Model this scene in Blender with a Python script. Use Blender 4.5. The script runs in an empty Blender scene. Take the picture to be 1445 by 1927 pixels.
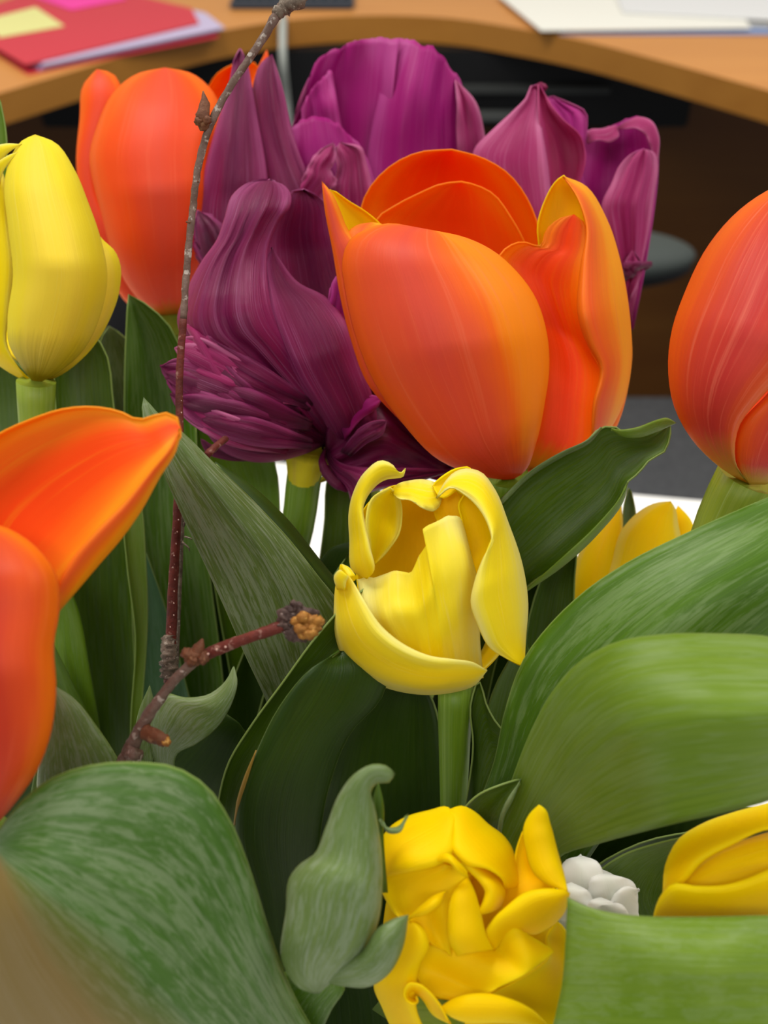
import bpy, bmesh, math, random
import numpy as np
from mathutils import Vector, noise, Matrix

C = bpy.context.scene.collection
sc = bpy.context.scene
R_ = math.radians

# ---------------------------------------------------------------- camera
CZ = 1.16; PITCH = R_(38); F = 1985.0
cam = bpy.data.cameras.new('camera'); camo = bpy.data.objects.new('camera', cam); C.objects.link(camo)
camo.location = (0, 0, CZ); camo.rotation_euler = (R_(90) - PITCH, 0, 0)
cam.sensor_fit = 'HORIZONTAL'; cam.sensor_width = 36; cam.lens = F / 1445 * 36
cam.clip_start = 0.01; cam.clip_end = 60
cam.dof.use_dof = True; cam.dof.focus_distance = 0.20; cam.dof.aperture_fstop = 26
sc.camera = camo
# ---------------------------------------------------------------- world, lamps, exposure
w = bpy.data.worlds.new('office_light'); sc.world = w; w.use_nodes = True
w.node_tree.nodes['Background'].inputs[0].default_value = (0.93, 0.96, 1.0, 1)
w.node_tree.nodes['Background'].inputs[1].default_value = 0.30
for i, (x, y, pw) in enumerate([(-0.7, 0.9, 24), (1.3, 0.9, 17), (-0.6, -1.2, 13), (1.2, -1.2, 11)]):
    l = bpy.data.lights.new('ceiling_lamp', 'AREA'); l.shape = 'RECTANGLE'; l.size = 1.2; l.size_y = 0.6
    l.energy = pw; l.color = (1.0, 0.96, 0.9)
    lo = bpy.data.objects.new('ceiling_lamp', l); C.objects.link(lo); lo.location = (x, y, 2.68)
sc.view_settings.view_transform = 'Standard'; sc.view_settings.look = 'None'
sc.view_settings.gamma = 1; sc.view_settings.use_curve_mapping = False
sc.view_settings.exposure = 0.55

# ---------------------------------------------------------------- helpers
FW = Vector((0, math.cos(PITCH), -math.sin(PITCH))); UP = Vector((0, math.sin(PITCH), math.cos(PITCH)))
def P(x, y, d):                      # photo direction and distance in cm -> point in the room
    d = d / 100.0
    return Vector((0, 0, CZ)) + (FW + Vector((1, 0, 0)) * ((x - 722.5) / F) - UP * ((y - 963.5) / F)) * d
def lin(h):
    h = h.lstrip('#'); o = []
    for i in (0, 2, 4):
        c = int(h[i:i + 2], 16) / 255
        o.append(c / 12.92 if c <= 0.04045 else ((c + 0.055) / 1.055) ** 2.4)
    return (*o, 1)
def parse(s, D=0.0):
    pts = []
    for t in s.split():
        a = [float(q) for q in t.split(',')]
        pts.append([a[0], a[1], a[2] if len(a) > 2 else None])
    n = len(pts); kn = [i for i in range(n) if pts[i][2] is not None]
    if not kn:
        for p in pts: p[2] = 0.0
    else:
        for i in range(n):
            if pts[i][2] is None:
                lo = [k for k in kn if k < i]; hi = [k for k in kn if k > i]
                if not lo: pts[i][2] = pts[hi[0]][2]
                elif not hi: pts[i][2] = pts[lo[-1]][2]
                else:
                    a, b = lo[-1], hi[0]; t = (i - a) / (b - a)
                    pts[i][2] = pts[a][2] * (1 - t) + pts[b][2] * t
    arr = np.array(pts, float); arr[:, 2] += D
    return arr
def spline(p, n, ts=None):           # Catmull-Rom (Hermite, chord length), n even samples
    p = np.asarray(p, float)
    seg = np.linalg.norm(np.diff(p[:, :2], axis=0), axis=1) + np.abs(np.diff(p[:, 2])) * 30 + 1e-3
    k = np.concatenate([[0], np.cumsum(seg)]); T = k[-1]
    m = np.zeros_like(p)
    for i in range(len(p)):
        if i == 0: m[i] = (p[1] - p[0]) / seg[0]
        elif i == len(p) - 1: m[i] = (p[-1] - p[-2]) / seg[-1]
        else:
            a, b = (p[i] - p[i - 1]) / seg[i - 1], (p[i + 1] - p[i]) / seg[i]
            m[i] = (a * seg[i] + b * seg[i - 1]) / (seg[i] + seg[i - 1])
    if ts is None: ts = np.linspace(0, 1, n)
    t = np.asarray(ts) * T
    idx = np.clip(np.searchsorted(k, t, side='right') - 1, 0, len(seg) - 1)
    h = seg[idx]; s = (t - k[idx]) / h; s = s[:, None]; h = h[:, None]
    return ((2*s**3 - 3*s**2 + 1) * p[idx] + (s**3 - 2*s**2 + s) * h * m[idx]
            + (-2*s**3 + 3*s**2) * p[idx + 1] + (s**3 - s**2) * h * m[idx + 1])
def across(cols, us):                # uniform Catmull-Rom across the columns
    K = len(cols); A = np.stack(cols)
    out = np.zeros((len(us),) + cols[0].shape)
    M = np.zeros_like(A)
    for i in range(K):
        M[i] = (A[min(i + 1, K - 1)] - A[max(i - 1, 0)]) / (2 if 0 < i < K - 1 else 1)
    for j, u in enumerate(us):
        x = u * (K - 1); i = min(int(x), K - 2); s = x - i
        out[j] = ((2*s**3-3*s**2+1)*A[i] + (s**3-2*s**2+s)*M[i] + (-2*s**3+3*s**2)*A[i+1] + (s**3-s**2)*M[i+1])
    return out
def link(name, me, mats, parent=None):
    o = bpy.data.objects.new(name, me); C.objects.link(o)
    for m in mats: me.materials.append(m)
    if parent is not None: o.parent = parent; o.matrix_parent_inverse = parent.matrix_world.inverted()
    return o
SEED = [0]
def sheet(par, name, mats, D, curves, b=0.0, nu=19, nv=33, ruf=0.0, rf=7.0, rib=0.0, rfq=10.0, wob=0.0,
          skew=0.0, th=0.035, pw=0.5, fade=True, label=None, lobe=0.0, top=0.0):
    """A petal or leaf blade: 2..n long edge/rib curves from its base to its tip, real thickness th (cm)."""
    SEED[0] += 1; sd = SEED[0] * 13.7
    if not isinstance(mats, (list, tuple)): mats = [mats, mats]
    cols = [spline(parse(c, D), nv) for c in curves]
    us = (1 - np.cos(np.pi * np.linspace(0, 1, nu))) / 2 if len(cols) == 2 else np.linspace(0, 1, nu)
    G = across(cols, us)             # nu x nv x 3 (px, py, d)
    wd = np.linalg.norm(cols[-1][:, :2] - cols[0][:, :2], axis=1); wn = wd / max(wd.max(), 1e-6)
    bv = np.interp(np.linspace(0, 1, nv), np.linspace(0, 1, len(b)), b) if isinstance(b, (list, tuple)) else np.full(nv, b)
    x = 2 * us - 1
    xs = x - skew * (1 - x * x)
    prof = np.clip(1 - xs * xs, 0, 1) ** pw
    G[:, :, 2] -= prof[:, None] * (bv * (wn ** 0.8 if fade else 1))[None, :]
    du = G[1:, :-1, :2] - G[:-1, :-1, :2]; dv = G[:-1, 1:, :2] - G[:-1, :-1, :2]
    if (du[..., 0] * dv[..., 1] - du[..., 1] * dv[..., 0]).sum() > 0: mats = mats[::-1]     # first material faces the room side
    if top:
        for j in range(nv):
            v = j / (nv - 1); k = v ** 8
            for i in range(nu):
                G[i, j, 1] += top * k * (noise.noise((us[i] * 9 + sd, 0, 2)) + .5 * noise.noise((us[i] * 23 + sd, 0, 5)))
                G[i, j, 2] += top * .02 * v ** 4 * noise.noise((us[i] * 7 + sd, v * 2, 8))
    if ruf or rib or wob or lobe:
        for j in range(nv):
            v = j / (nv - 1)
            for i in range(nu):
                u = us[i]; e = abs(2 * u - 1)
                dz = 0.0
                if ruf: dz += ruf * e ** 3 * noise.noise((0.5 + (5 if u > .5 else 0) + sd, v * rf, sd))
                if rib: dz += rib * (noise.noise((u * rfq + sd, v * 1.6, 3.1)) + .5 * noise.noise((u * rfq * 2.3 + sd, v * 3, 9.1))) * min(1, wn[j] * 2)
                if wob: dz += wob * noise.noise((u * 2.2 + sd, v * 3.5, 7.7))
                G[i, j, 2] -= dz
                if lobe:
                    k = lobe * e ** 4 * noise.noise((sd + (9 if u > .5 else 0), v * rf * 2.2, 1.3)) * min(1, wn[j] * 3)
                    G[i, j, 0] += k * 30; G[i, j, 1] += k * 30 * noise.noise((sd, v * 9, 4.4))
    vs = []
    for j in range(nv):
        for i in range(nu): vs.append(P(*G[i, j]))
    fs = [(j*nu+i, j*nu+i+1, (j+1)*nu+i+1, (j+1)*nu+i) for j in range(nv - 1) for i in range(nu - 1)]
    me = bpy.data.meshes.new(name); me.from_pydata(vs, [], fs)
    uv = me.uv_layers.new(name='UVMap')
    for poly in me.polygons:
        poly.use_smooth = True
        for li in poly.loop_indices:
            vi = me.loops[li].vertex_index
            uv.data[li].uv = (us[vi % nu], (vi // nu) / (nv - 1))
    bm = bmesh.new(); bm.from_mesh(me); bmesh.ops.remove_doubles(bm, verts=bm.verts, dist=2e-5); bm.to_mesh(me); bm.free()
    o = link(name, me, mats, par)
    m = o.modifiers.new('thickness', 'SOLIDIFY'); m.thickness = th / 100; m.offset = -1; m.material_offset = 1; m.material_offset_rim = 0
    m.use_even_offset = False
    if label: o['label'] = label
    return o
def tube(par, name, mat, pts, rad, n=12, res=40, rough=0.0, label=None, ellip=1.0):
    """pts: list of Vector (m), rad: list of cm, smooth sweep with rounded ends"""
    SEED[0] += 1; sd = SEED[0] * 3.3
    p = np.array([list(q) for q in pts]); t = np.linspace(0, 1, len(p))
    seg = np.linalg.norm(np.diff(p, axis=0), axis=1) + 1e-9; k = np.concatenate([[0], np.cumsum(seg)]) / seg.sum()
    q = spline(p * 1000, res) / 1000
    kk = np.linspace(0, 1, res)
    rr = np.interp(kk, np.linspace(0, 1, len(rad)), rad) / 100
    bm = bmesh.new(); rings = []
    nrm = None
    for i in range(res):
        tg = Vector(q[min(i + 1, res - 1)] - q[max(i - 1, 0)]).normalized()
        if nrm is None: nrm = tg.orthogonal().normalized()
        nrm = (nrm - tg * nrm.dot(tg)).normalized(); bn = tg.cross(nrm)
        ring = []
        for a in range(n):
            an = 2 * math.pi * a / n
            r = rr[i] * (1 + rough * noise.noise((math.cos(an) * 1.5 + sd, math.sin(an) * 1.5, i * .55)))
            ring.append(bm.verts.new(Vector(q[i]) + nrm * math.cos(an) * r + bn * math.sin(an) * r * ellip))
        rings.append(ring)
    for i in range(res - 1):
        for a in range(n):
            f = bm.faces.new((rings[i][a], rings[i][(a+1) % n], rings[i+1][(a+1) % n], rings[i+1][a])); f.smooth = True
    bm.faces.new(rings[0][::-1]); bm.faces.new(rings[-1])
    uvl = bm.loops.layers.uv.new('UVMap')
    for i, f in enumerate(bm.faces):
        for lp in f.loops:
            vi = lp.vert.index if lp.vert.index >= 0 else 0
    bm.verts.index_update()
    for f in bm.faces:
        for lp in f.loops:
            vi = lp.vert.index; lp[uvl].uv = ((vi % n) / n, (vi // n) / (res - 1))
    me = bpy.data.meshes.new(name); bm.to_mesh(me); bm.free()
    o = link(name, me, [mat], par)
    if label: o['label'] = label
    return o
def blob(par, name, mat, c, r, sc3=(1, 1, 1), rough=0.2, sub=3, rot=None, label=None, fq=2.0):
    SEED[0] += 1; sd = SEED[0] * 5.1
    bm = bmesh.new(); bmesh.ops.create_icosphere(bm, subdivisions=sub, radius=1)
    for v in bm.verts:
        k = 1 + rough * noise.noise(v.co * fq + Vector((sd, 0, 0)))
        v.co = Vector((v.co.x * sc3[0], v.co.y * sc3[1], v.co.z * sc3[2])) * k * r / 100
        if rot: v.co = rot @ v.co
        v.co += c
    for f in bm.faces: f.smooth = True
    me = bpy.data.meshes.new(name); bm.to_mesh(me); bm.free()
    o = link(name, me, [mat], par)
    if label: o['label'] = label
    return o
def box(name, mat, lo, hi, par=None, bev=0.002, kind=None):
    bm = bmesh.new(); bmesh.ops.create_cube(bm, size=1)
    for v in bm.verts:
        v.co = Vector([(lo[i] + hi[i]) / 2 + v.co[i] * (hi[i] - lo[i]) for i in range(3)])
    if bev: bmesh.ops.bevel(bm, geom=bm.edges[:], offset=bev, segments=2, affect='EDGES')
    me = bpy.data.meshes.new(name); bm.to_mesh(me); bm.free()
    o = link(name, me, [mat], par)
    if kind: o['kind'] = kind
    return o
def slab(name, mat, outline, z0, z1, par=None, mats=None, smooth=False):
    """extruded plan outline, xy in metres"""
    bm = bmesh.new()
    lo = [bm.verts.new((x, y, z0)) for x, y in outline]; hi = [bm.verts.new((x, y, z1)) for x, y in outline]
    n = len(outline)
    top = bm.faces.new(hi); bm.faces.new(lo[::-1])
    for i in range(n):
        f = bm.faces.new((lo[i], lo[(i+1) % n], hi[(i+1) % n], hi[i])); f.material_index = 1 if mats else 0
    bmesh.ops.recalc_face_normals(bm, faces=bm.faces[:])
    me = bpy.data.meshes.new(name); bm.to_mesh(me); bm.free()
    return link(name, me, mats or [mat], par)
def thing(name, label, cat, loc, group=None):
    o = bpy.data.objects.new(name, None); C.objects.link(o); o.location = loc; o.empty_display_size = 0.02
    o['label'] = label; o['category'] = cat
    if group: o['group'] = group
    bpy.context.view_layer.update()
    return o
def tag(o, label, cat, group=None):
    o['label'] = label; o['category'] = cat
    if group: o['group'] = group
    return o

# ---------------------------------------------------------------- materials
class NT:
    def __init__(s, name):
        s.m = bpy.data.materials.new(name); s.m.use_nodes = True; s.t = s.m.node_tree
        for n in list(s.t.nodes): s.t.nodes.remove(n)
    def n(s, typ, **kw):
        nd = s.t.nodes.new(typ)
        for k, v in kw.items():
            if k.startswith('i_'): nd.inputs[k[2:]].default_value = v
            else: setattr(nd, k, v)
        return nd
    def l(s, a, b): s.t.links.new(a, b)
    def math(s, op, a, b=None, clamp=False):
        nd = s.n('ShaderNodeMath', operation=op, use_clamp=clamp)
        for i, q in enumerate([a, b]):
            if q is None: continue
            if isinstance(q, (int, float)): nd.inputs[i].default_value = q
            else: s.l(q, nd.inputs[i])
        return nd.outputs[0]
    def ramp(s, fac, stops, interp='LINEAR'):
        nd = s.n('ShaderNodeValToRGB'); cr = nd.color_ramp; cr.interpolation = interp
        while len(cr.elements) < len(stops): cr.elements.new(0.5)
        for e, (p, c) in zip(cr.elements, stops): e.position = p; e.color = c
        s.l(fac, nd.inputs[0]); return nd.outputs[0]
    def mix(s, fac, a, b, mode='MIX'):
        nd = s.n('ShaderNodeMix', data_type='RGBA', blend_type=mode)
        for i, q in ((0, fac), (6, a), (7, b)):
            if isinstance(q, (int, float, tuple)): nd.inputs[i].default_value = q
            else: s.l(q, nd.inputs[i])
        return nd.outputs[2]
    def noise(s, vec, scale, detail=3, rough=.55, dist=0.0):
        nd = s.n('ShaderNodeTexNoise'); nd.inputs['Scale'].default_value = scale
        nd.inputs['Detail'].default_value = detail; nd.inputs['Roughness'].default_value = rough
        nd.inputs['Distortion'].default_value = dist
        s.l(vec, nd.inputs['Vector']); return nd.outputs[0]
    def uvmap(s, sx, sy, off=0.0):
        tc = s.n('ShaderNodeTexCoord'); mp = s.n('ShaderNodeMapping')
        oi = s.n('ShaderNodeObjectInfo')
        mp.inputs['Scale'].default_value = (sx, sy, 1)
        s.l(tc.outputs['UV'], mp.inputs['Vector'])
        cb = s.n('ShaderNodeCombineXYZ'); s.l(s.math('MULTIPLY', oi.outputs['Random'], 37.0), cb.inputs[2])
        ad = s.n('ShaderNodeVectorMath', operation='ADD'); s.l(mp.outputs[0], ad.inputs[0]); s.l(cb.outputs[0], ad.inputs[1])
        return ad.outputs[0]
    def uv(s):
        tc = s.n('ShaderNodeTexCoord'); sp = s.n('ShaderNodeSeparateXYZ'); s.l(tc.outputs['UV'], sp.inputs[0])
        return sp.outputs[0], sp.outputs[1]
    def finish(s, col, rough=.45, spec=.4, trans=0.0, bump=None, bs=.3, bd=.0004, sheen=0.0, tcol=None):
        pr = s.n('ShaderNodeBsdfPrincipled')
        if isinstance(col, tuple): pr.inputs['Base Color'].default_value = col
        else: s.l(col, pr.inputs['Base Color'])
        pr.inputs['Roughness'].default_value = rough; pr.inputs['Specular IOR Level'].default_value = spec
        if sheen: pr.inputs['Sheen Weight'].default_value = sheen; pr.inputs['Sheen Roughness'].default_value = .4
        if bump is not None:
            bp = s.n('ShaderNodeBump'); bp.inputs['Strength'].default_value = bs; bp.inputs['Distance'].default_value = bd
            s.l(bump, bp.inputs['Height']); s.l(bp.outputs[0], pr.inputs['Normal'])
        out = s.n('ShaderNodeOutputMaterial')
        if trans:
            tr = s.n('ShaderNodeBsdfTranslucent'); mx = s.n('ShaderNodeMixShader'); mx.inputs[0].default_value = trans
            c2 = tcol if tcol is not None else col
            if isinstance(c2, tuple): tr.inputs[0].default_value = c2
            else: s.l(c2, tr.inputs[0])
            s.l(pr.outputs[0], mx.inputs[1]); s.l(tr.outputs[0], mx.inputs[2]); s.l(mx.outputs[0], out.inputs[0])
        else: s.l(pr.outputs[0], out.inputs[0])
        return s.m
def petal_mat(name, mid, mid2, edge, rim, base=None, bw=.16, trans=.4, rough=.5, streak=.25, streakcol=None, spec=.25, bs=.25, sf=26, asym=0.0):
    k = NT(name); u, v = k.uv()
    st = k.noise(k.uvmap(sf, 1.3), 1.0, 4, .6); big = k.noise(k.uvmap(3, 2.2), 1.0, 2)
    e = k.math('ABSOLUTE', k.math('SUBTRACT', k.math('MULTIPLY', k.math('ADD', u, asym), 2.0), 1.0))
    e = k.math('ADD', e, k.math('MULTIPLY', k.math('SUBTRACT', st, .5), streak * 1.3))
    e = k.math('ADD', e, k.math('MULTIPLY', k.math('SUBTRACT', big, .5), .55))
    tipf = k.math('MULTIPLY', k.math('POWER', v, 6.0), .35)
    e = k.math('ADD', e, tipf, True)
    col = k.ramp(e, [(0, lin(mid)), (.42, lin(mid2)), (.74, lin(edge)), (.97, lin(rim))])
    sc_ = lin(streakcol) if streakcol else lin(rim)
    col = k.mix(k.ramp(st, [(.56, (0, 0, 0, 1)), (.72, (streak * 2, streak * 2, streak * 2, 1))]), col, sc_)
    if base:
        f = k.math('ADD', v, k.math('MULTIPLY', k.math('SUBTRACT', st, .5), .12))
        col = k.mix(k.ramp(f, [(bw * .35, (1, 1, 1, 1)), (bw * 1.3, (0, 0, 0, 1))]), col, lin(base))
    return k.finish(col, rough, spec, trans, st, bs, .0005)
def leaf_mat(name, dark, light, bloom='8a9a80', ba=.5, trans=.3, rough=.42, edge='9ab060', spec=.3, tan=None, vein=.5, bt=.45, bf=1.0):
    k = NT(name); u, v = k.uv()
    st = k.noise(k.uvmap(42, .9), 1.0, 3, .6); big = k.noise(k.uvmap(2.5, 3), 1.0, 2)
    col = k.mix(k.ramp(k.math('ADD', k.math('MULTIPLY', st, vein), k.math('MULTIPLY', big, 1 - vein)), [(.36, (0, 0, 0, 1)), (.66, (1, 1, 1, 1))]), lin(dark), lin(light))
    if ba:
        bn = k.noise(k.uvmap(30 * bf, 13 * bf), 1.0, 5, .7, .5); b2 = k.noise(k.uvmap(3, 3), 1.0, 2)
        f = k.math('ADD', bn, k.math('MULTIPLY', k.math('SUBTRACT', b2, .5), .5))
        f = k.math('ADD', f, k.math('MULTIPLY', k.math('SUBTRACT', .5, st), .6))
        col = k.mix(k.ramp(f, [(bt, (0, 0, 0, 1)), (bt + .16, (ba, ba, ba, 1))]), col, lin(bloom))
    vn = k.noise(k.uvmap(64, .7), 1.0, 2, .5)
    col = k.mix(k.ramp(vn, [(.36, (.45, .45, .45, 1)), (.44, (0, 0, 0, 1))]), col, lin(dark))
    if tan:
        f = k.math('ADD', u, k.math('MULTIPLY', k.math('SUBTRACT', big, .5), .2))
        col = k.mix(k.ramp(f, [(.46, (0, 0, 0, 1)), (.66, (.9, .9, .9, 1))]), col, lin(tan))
    e = k.math('ABSOLUTE', k.math('SUBTRACT', k.math('MULTIPLY', u, 2.0), 1.0))
    col = k.mix(k.ramp(e, [(.985, (0, 0, 0, 1)), (.999, (.7, .7, .7, 1))]), col, lin(edge))
    return k.finish(col, rough, spec, trans, st, .22, .0004, tcol=k.mix(.45, col, lin('8c9c18')))

OR_OUT = petal_mat('orange_petal_outside', 'e0563c', 'ea6030', 'f67410', 'fc9c10', base='d04c14', trans=.4, streak=.2, streakcol='f0825a', asym=.12)
OR_IN = petal_mat('orange_petal_inside', 'ff4c00', 'ff5800', 'fc7000', 'fc9408', base='e8a010', bw=.1, trans=.45, streak=.1)
OR_TOP = petal_mat('orange_petal_inside_amber_edge', 'ff4c00', 'ff5a00', 'fc8008', 'f8a814', base='e8a010', bw=.1, trans=.45, streak=.14)
OR_RIM = petal_mat('orange_petal_yellow_edge', 'f56a24', 'f88418', 'fc9c08', 'fdb810', base='e8981c', bw=.1, trans=.4, streak=.3, streakcol='f0704a', asym=.22)
OR_BK = petal_mat('back_orange_petal_outside', 'e85838', 'ee5628', 'f65e0c', 'fb7808', base='c8a030', bw=.1, trans=.4, streak=.15, streakcol='f08058')
OR_R = petal_mat('coral_petal_outside', 'cc4038', 'd44c38', 'e46024', 'ee7618', base='c8b040', bw=.16, trans=.4, streak=.3, streakcol='ec8468')
OR_L = petal_mat('red_orange_petal_outside', 'c83c26', 'd04422', 'e0581a', 'f48410', base='c02c18', trans=.4, streak=.16, streakcol='ec7050')
YE_C = petal_mat('yellow_petal', 'fce000', 'fae404', 'f8e618', 'f2ea68', base='f0d400', trans=.4, streak=.14, streakcol='f2e060', spec=.12)
YE_P = petal_mat('pale_yellow_petal', 'f8e618', 'f8e828', 'f6ea50', 'f4ee8c', base='f4dc00', trans=.4, streak=.2, streakcol='f4ea80', spec=.15)
YE_A = petal_mat('amber_inner_petal', 'ffd000', 'ffd400', 'ffd800', 'ffe008', trans=.4, streak=.12, spec=.12)
YE_B = petal_mat('bright_yellow_petal', 'ffde00', 'ffe000', 'ffe400', 'ffea0c', trans=.4, streak=.08, rough=.5, spec=.12)
YE_L = petal_mat('soft_yellow_petal', 'f5de40', 'f5e046', 'f6e430', 'f8e838', base='9c8c10', bw=.2, trans=.4, streak=.22, streakcol='f6e870', spec=.15)
WH = petal_mat('white_petal', 'f6f8f0', 'f8f8f2', 'fafaf4', 'fcfcf8', trans=.45, streak=.1)
PU = petal_mat('purple_petal', '7c104c', '84144e', '90205c', 'a84078', base='540630', trans=.3, streak=.3, streakcol='b06898', rough=.42, spec=.4, bs=.9, sf=60)
PU_D = petal_mat('dark_purple_petal', '5c0834', '640c3c', '741448', '8c2860', base='440424', trans=.3, streak=.22, streakcol='94386c', rough=.42, spec=.35, bs=.5, sf=50)
PU_M = petal_mat('magenta_petal', 'a80c78', 'ac127a', 'b42080', 'c44898', base='780850', trans=.4, streak=.16, streakcol='c45ca0', rough=.5, spec=.25, bs=.35, sf=40)
PU_K = petal_mat('pink_purple_petal', 'a82064', 'b0286c', 'b83c78', 'd06c9c', base='880c48', trans=.4, streak=.35, streakcol='d080ac', rough=.45, spec=.3, bs=.5, sf=46)
PU_R = petal_mat('crimson_purple_petal', '8c0840', '940c48', 'a01850', 'b83c74', base='700838', trans=.35, streak=.2, streakcol='b04078', rough=.45, spec=.3, bs=.5, sf=46)
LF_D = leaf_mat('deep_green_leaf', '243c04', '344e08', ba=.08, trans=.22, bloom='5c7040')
LF_M = leaf_mat('mid_green_leaf', '405c08', '587414', ba=.14, trans=.3)
LF_G = leaf_mat('glaucous_leaf', '4c6024', '5c7030', bloom='8c9878', ba=.6, trans=.22, bt=.42, bf=1.5)
LF_L = leaf_mat('light_green_leaf', '70901c', '88a438', bloom='a4b884', ba=.22, trans=.4)
LF_V = leaf_mat('vivid_green_leaf', '587c0a', '729418', bloom='a4b880', ba=.16, trans=.4)
LF_S = leaf_mat('streaked_green_leaf', '406406', '588012', bloom='94ac70', ba=.35, trans=.3)
LF_B = leaf_mat('blue_green_leaf', '4a7048', '60885c', bloom='8ca890', ba=.25, trans=.3)
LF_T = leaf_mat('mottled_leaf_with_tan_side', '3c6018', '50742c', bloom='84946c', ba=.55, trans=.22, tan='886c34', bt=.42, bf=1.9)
LF_P = leaf_mat('grey_green_leaf', '60783c', '748848', bloom='98a488', ba=.5, trans=.25, edge='a8b840')
STEM = leaf_mat('green_stem', '5c8010', '789828', ba=.2, trans=.15, bloom='9ab070')
STEM_Y = leaf_mat('yellow_green_stem', '7c9420', '98a838', ba=.2, trans=.15, bloom='a8b468')
def simple(name, c, rough=.5, spec=.4, **k): t = NT(name); return t.finish(lin(c), rough, spec, **k)
def wood(name, a, b, sx=3, sy=40, rough=.45, spec=.35):
    k = NT(name); tc = k.n('ShaderNodeTexCoord'); mp = k.n('ShaderNodeMapping'); mp.inputs['Scale'].default_value = (sx, sy, 12)
    k.l(tc.outputs['Object'], mp.inputs[0]); n = k.noise(mp.outputs[0], 1.0, 5, .6, .8)
    return k.finish(k.ramp(n, [(.3, lin(a)), (.7, lin(b))]), rough, spec, 0, n, .05, .0005)
def grain(name, a, b, scale=300, rough=.9, bs=.5, bd=.002, spec=.2, det=3):
    k = NT(name); tc = k.n('ShaderNodeTexCoord'); n = k.noise(tc.outputs['Object'], scale, det, .7)
    return k.finish(k.ramp(n, [(.3, lin(a)), (.7, lin(b))]), rough, spec, 0, n, bs, bd)

# ================================================================ the setting
CARPET = grain('grey_carpet', '606264', '747678', 60); WALLM = grain('painted_wall', 'cfc8ba', 'd6d0c4', 60, .8, .1)
box('floor', CARPET, (-2.2, -1.6, -0.05), (2.2, 3.0, 0), kind='structure', bev=0)
box('wall_back', WALLM, (-2.2, 3.0, -0.05), (2.2, 3.08, 2.6), kind='structure', bev=0)

# table the vase stands on (white top seen between the stems)
TW = grain('white_laminate', 'eceae4', 'f2f0ea', 30, .35, .02)
tb = thing('table', 'white table top under the vase, glimpsed between the stems', 'table', (0, .1, 0))
slab('tabletop', TW, [(-.75, -.35), (.75, -.35), (.75, .475), (.25, .543), (-.2, .612), (-.75, .69)], .712, .74, tb)
for lx, ly in ((-.68, -.28), (.68, -.28), (.68, .38), (-.68, .58)):
    tube(tb, 'leg', simple('grey_metal', '8c8e90', .35), [Vector((lx, ly, 0)), Vector((lx, ly, .35)), Vector((lx, ly, .712))], [2.2, 2.2], 16, 4)

# curved desk
DT = wood('beech_top', 'c08040', 'cc8c48', 2, 14); DE = wood('beech_edge', 'a06824', 'ac742c', 2, 6); DP = wood('shade_darkened_panel', '5c3408', '684010', 1.2, 10)  # panel wood colour darkened to carry the shadow under the desktop
front = [(-.505,1.433),(-.425,1.543),(-.335,1.665),(-.257,1.748),(-.173,1.808),(-.085,1.84),(0,1.85),(.109,1.83),(.213,1.765),(.304,1.69),(.40,1.58),(.508,1.445)]
fr = spline([(a * 1000, b * 1000, 0) for a, b in front], 40)[:, :2] / 1000
outl = [(-1.5, 1.0), (-.80, 1.0)] + [(-.62, 1.25)] + [tuple(q) for q in fr] + [(.62, 1.26), (.80, 1.0), (1.5, 1.0), (1.5, 2.7), (-1.5, 2.7)]
dk = thing('desk', 'curved beech office desk with a thick concave front edge, across the background', 'desk', (0, 2.2, 0))
slab('desktop', DT, outl, .700, .74, dk, mats=[DT, DE])
box('side_panel', DP, (.44, 1.87, 0), (1.45, 1.895, .698), dk)
box('side_panel', DP, (-1.45, 1.87, 0), (-.47, 1.895, .698), dk)
box('modesty_panel', DP, (-.47, 2.10, 0), (.44, 2.12, .698), dk)
for x in (.43, -.48): box('support_panel', DP, (x, 1.90, 0), (x + .022, 2.5, .698), dk)
BK = simple('black_plastic', '0c0c0d', .55, .3); BK2 = simple('dark_grey_plastic', '2a2c2c', .5); GR = simple('grey_armrest_pad', '3c423e', .7)
box('tray_body', BK, (-.575, 1.80, .575), (.512, 1.868, .698), dk, .004)
box('rail', simple('grey_rail', '4a4c4a', .5), (.10, 1.78, .592), (.33, 1.80, .606), dk, .002)
box('rail', simple('grey_rail_dim', '343634', .5), (.06, 1.78, .636), (.37, 1.80, .647), dk, .002)
# white cable hanging from desk
cb = tube(None, 'cable', simple('pale_grey_cable', 'a8aca4', .5), [Vector((-.162, 1.83, .748)), Vector((-.161, 1.795, .735)), Vector((-.160, 1.784, .62)), Vector((-.154, 1.79, .5)), Vector((-.15, 1.80, .2)), Vector((-.15, 1.85, .02))], [.62, .62], 12, 40)
tag(cb, 'pale grey cable hanging over the desk edge behind the bare twig', 'cable')
# office chair
ch = thing('office_chair', 'black office chair with a grey padded armrest, in front of the desk', 'chair', (0.02, 1.15, 0))
def cushion(name, mat, c, s, par, r=.04):
    bm = bmesh.new(); bmesh.ops.create_cube(bm, size=1)
    for v in bm.verts: v.co = Vector((v.co.x * s[0], v.co.y * s[1], v.co.z * s[2])) + Vector(c)
    bmesh.ops.bevel(bm, geom=bm.edges[:], offset=min(r, min(s) * .48), segments=5, affect='EDGES')
    for f in bm.faces: f.smooth = True
    me = bpy.data.meshes.new(name); bm.to_mesh(me); bm.free(); return link(name, me, [mat], par)
FAB = grain('black_chair_fabric', '0e0e10', '18181a', 500)
cushion('seat', FAB, (0.02, 1.15, .47), (.5, .48, .08), ch)
cushion('backrest', FAB, (-.30, 1.15, .60), (.06, .44, .20), ch, .028)
tube(ch, 'back_support', BK, [Vector((-.10, 1.15, .43)), Vector((-.27, 1.15, .44)), Vector((-.325, 1.15, .58))], [1.5, 1.5])
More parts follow.
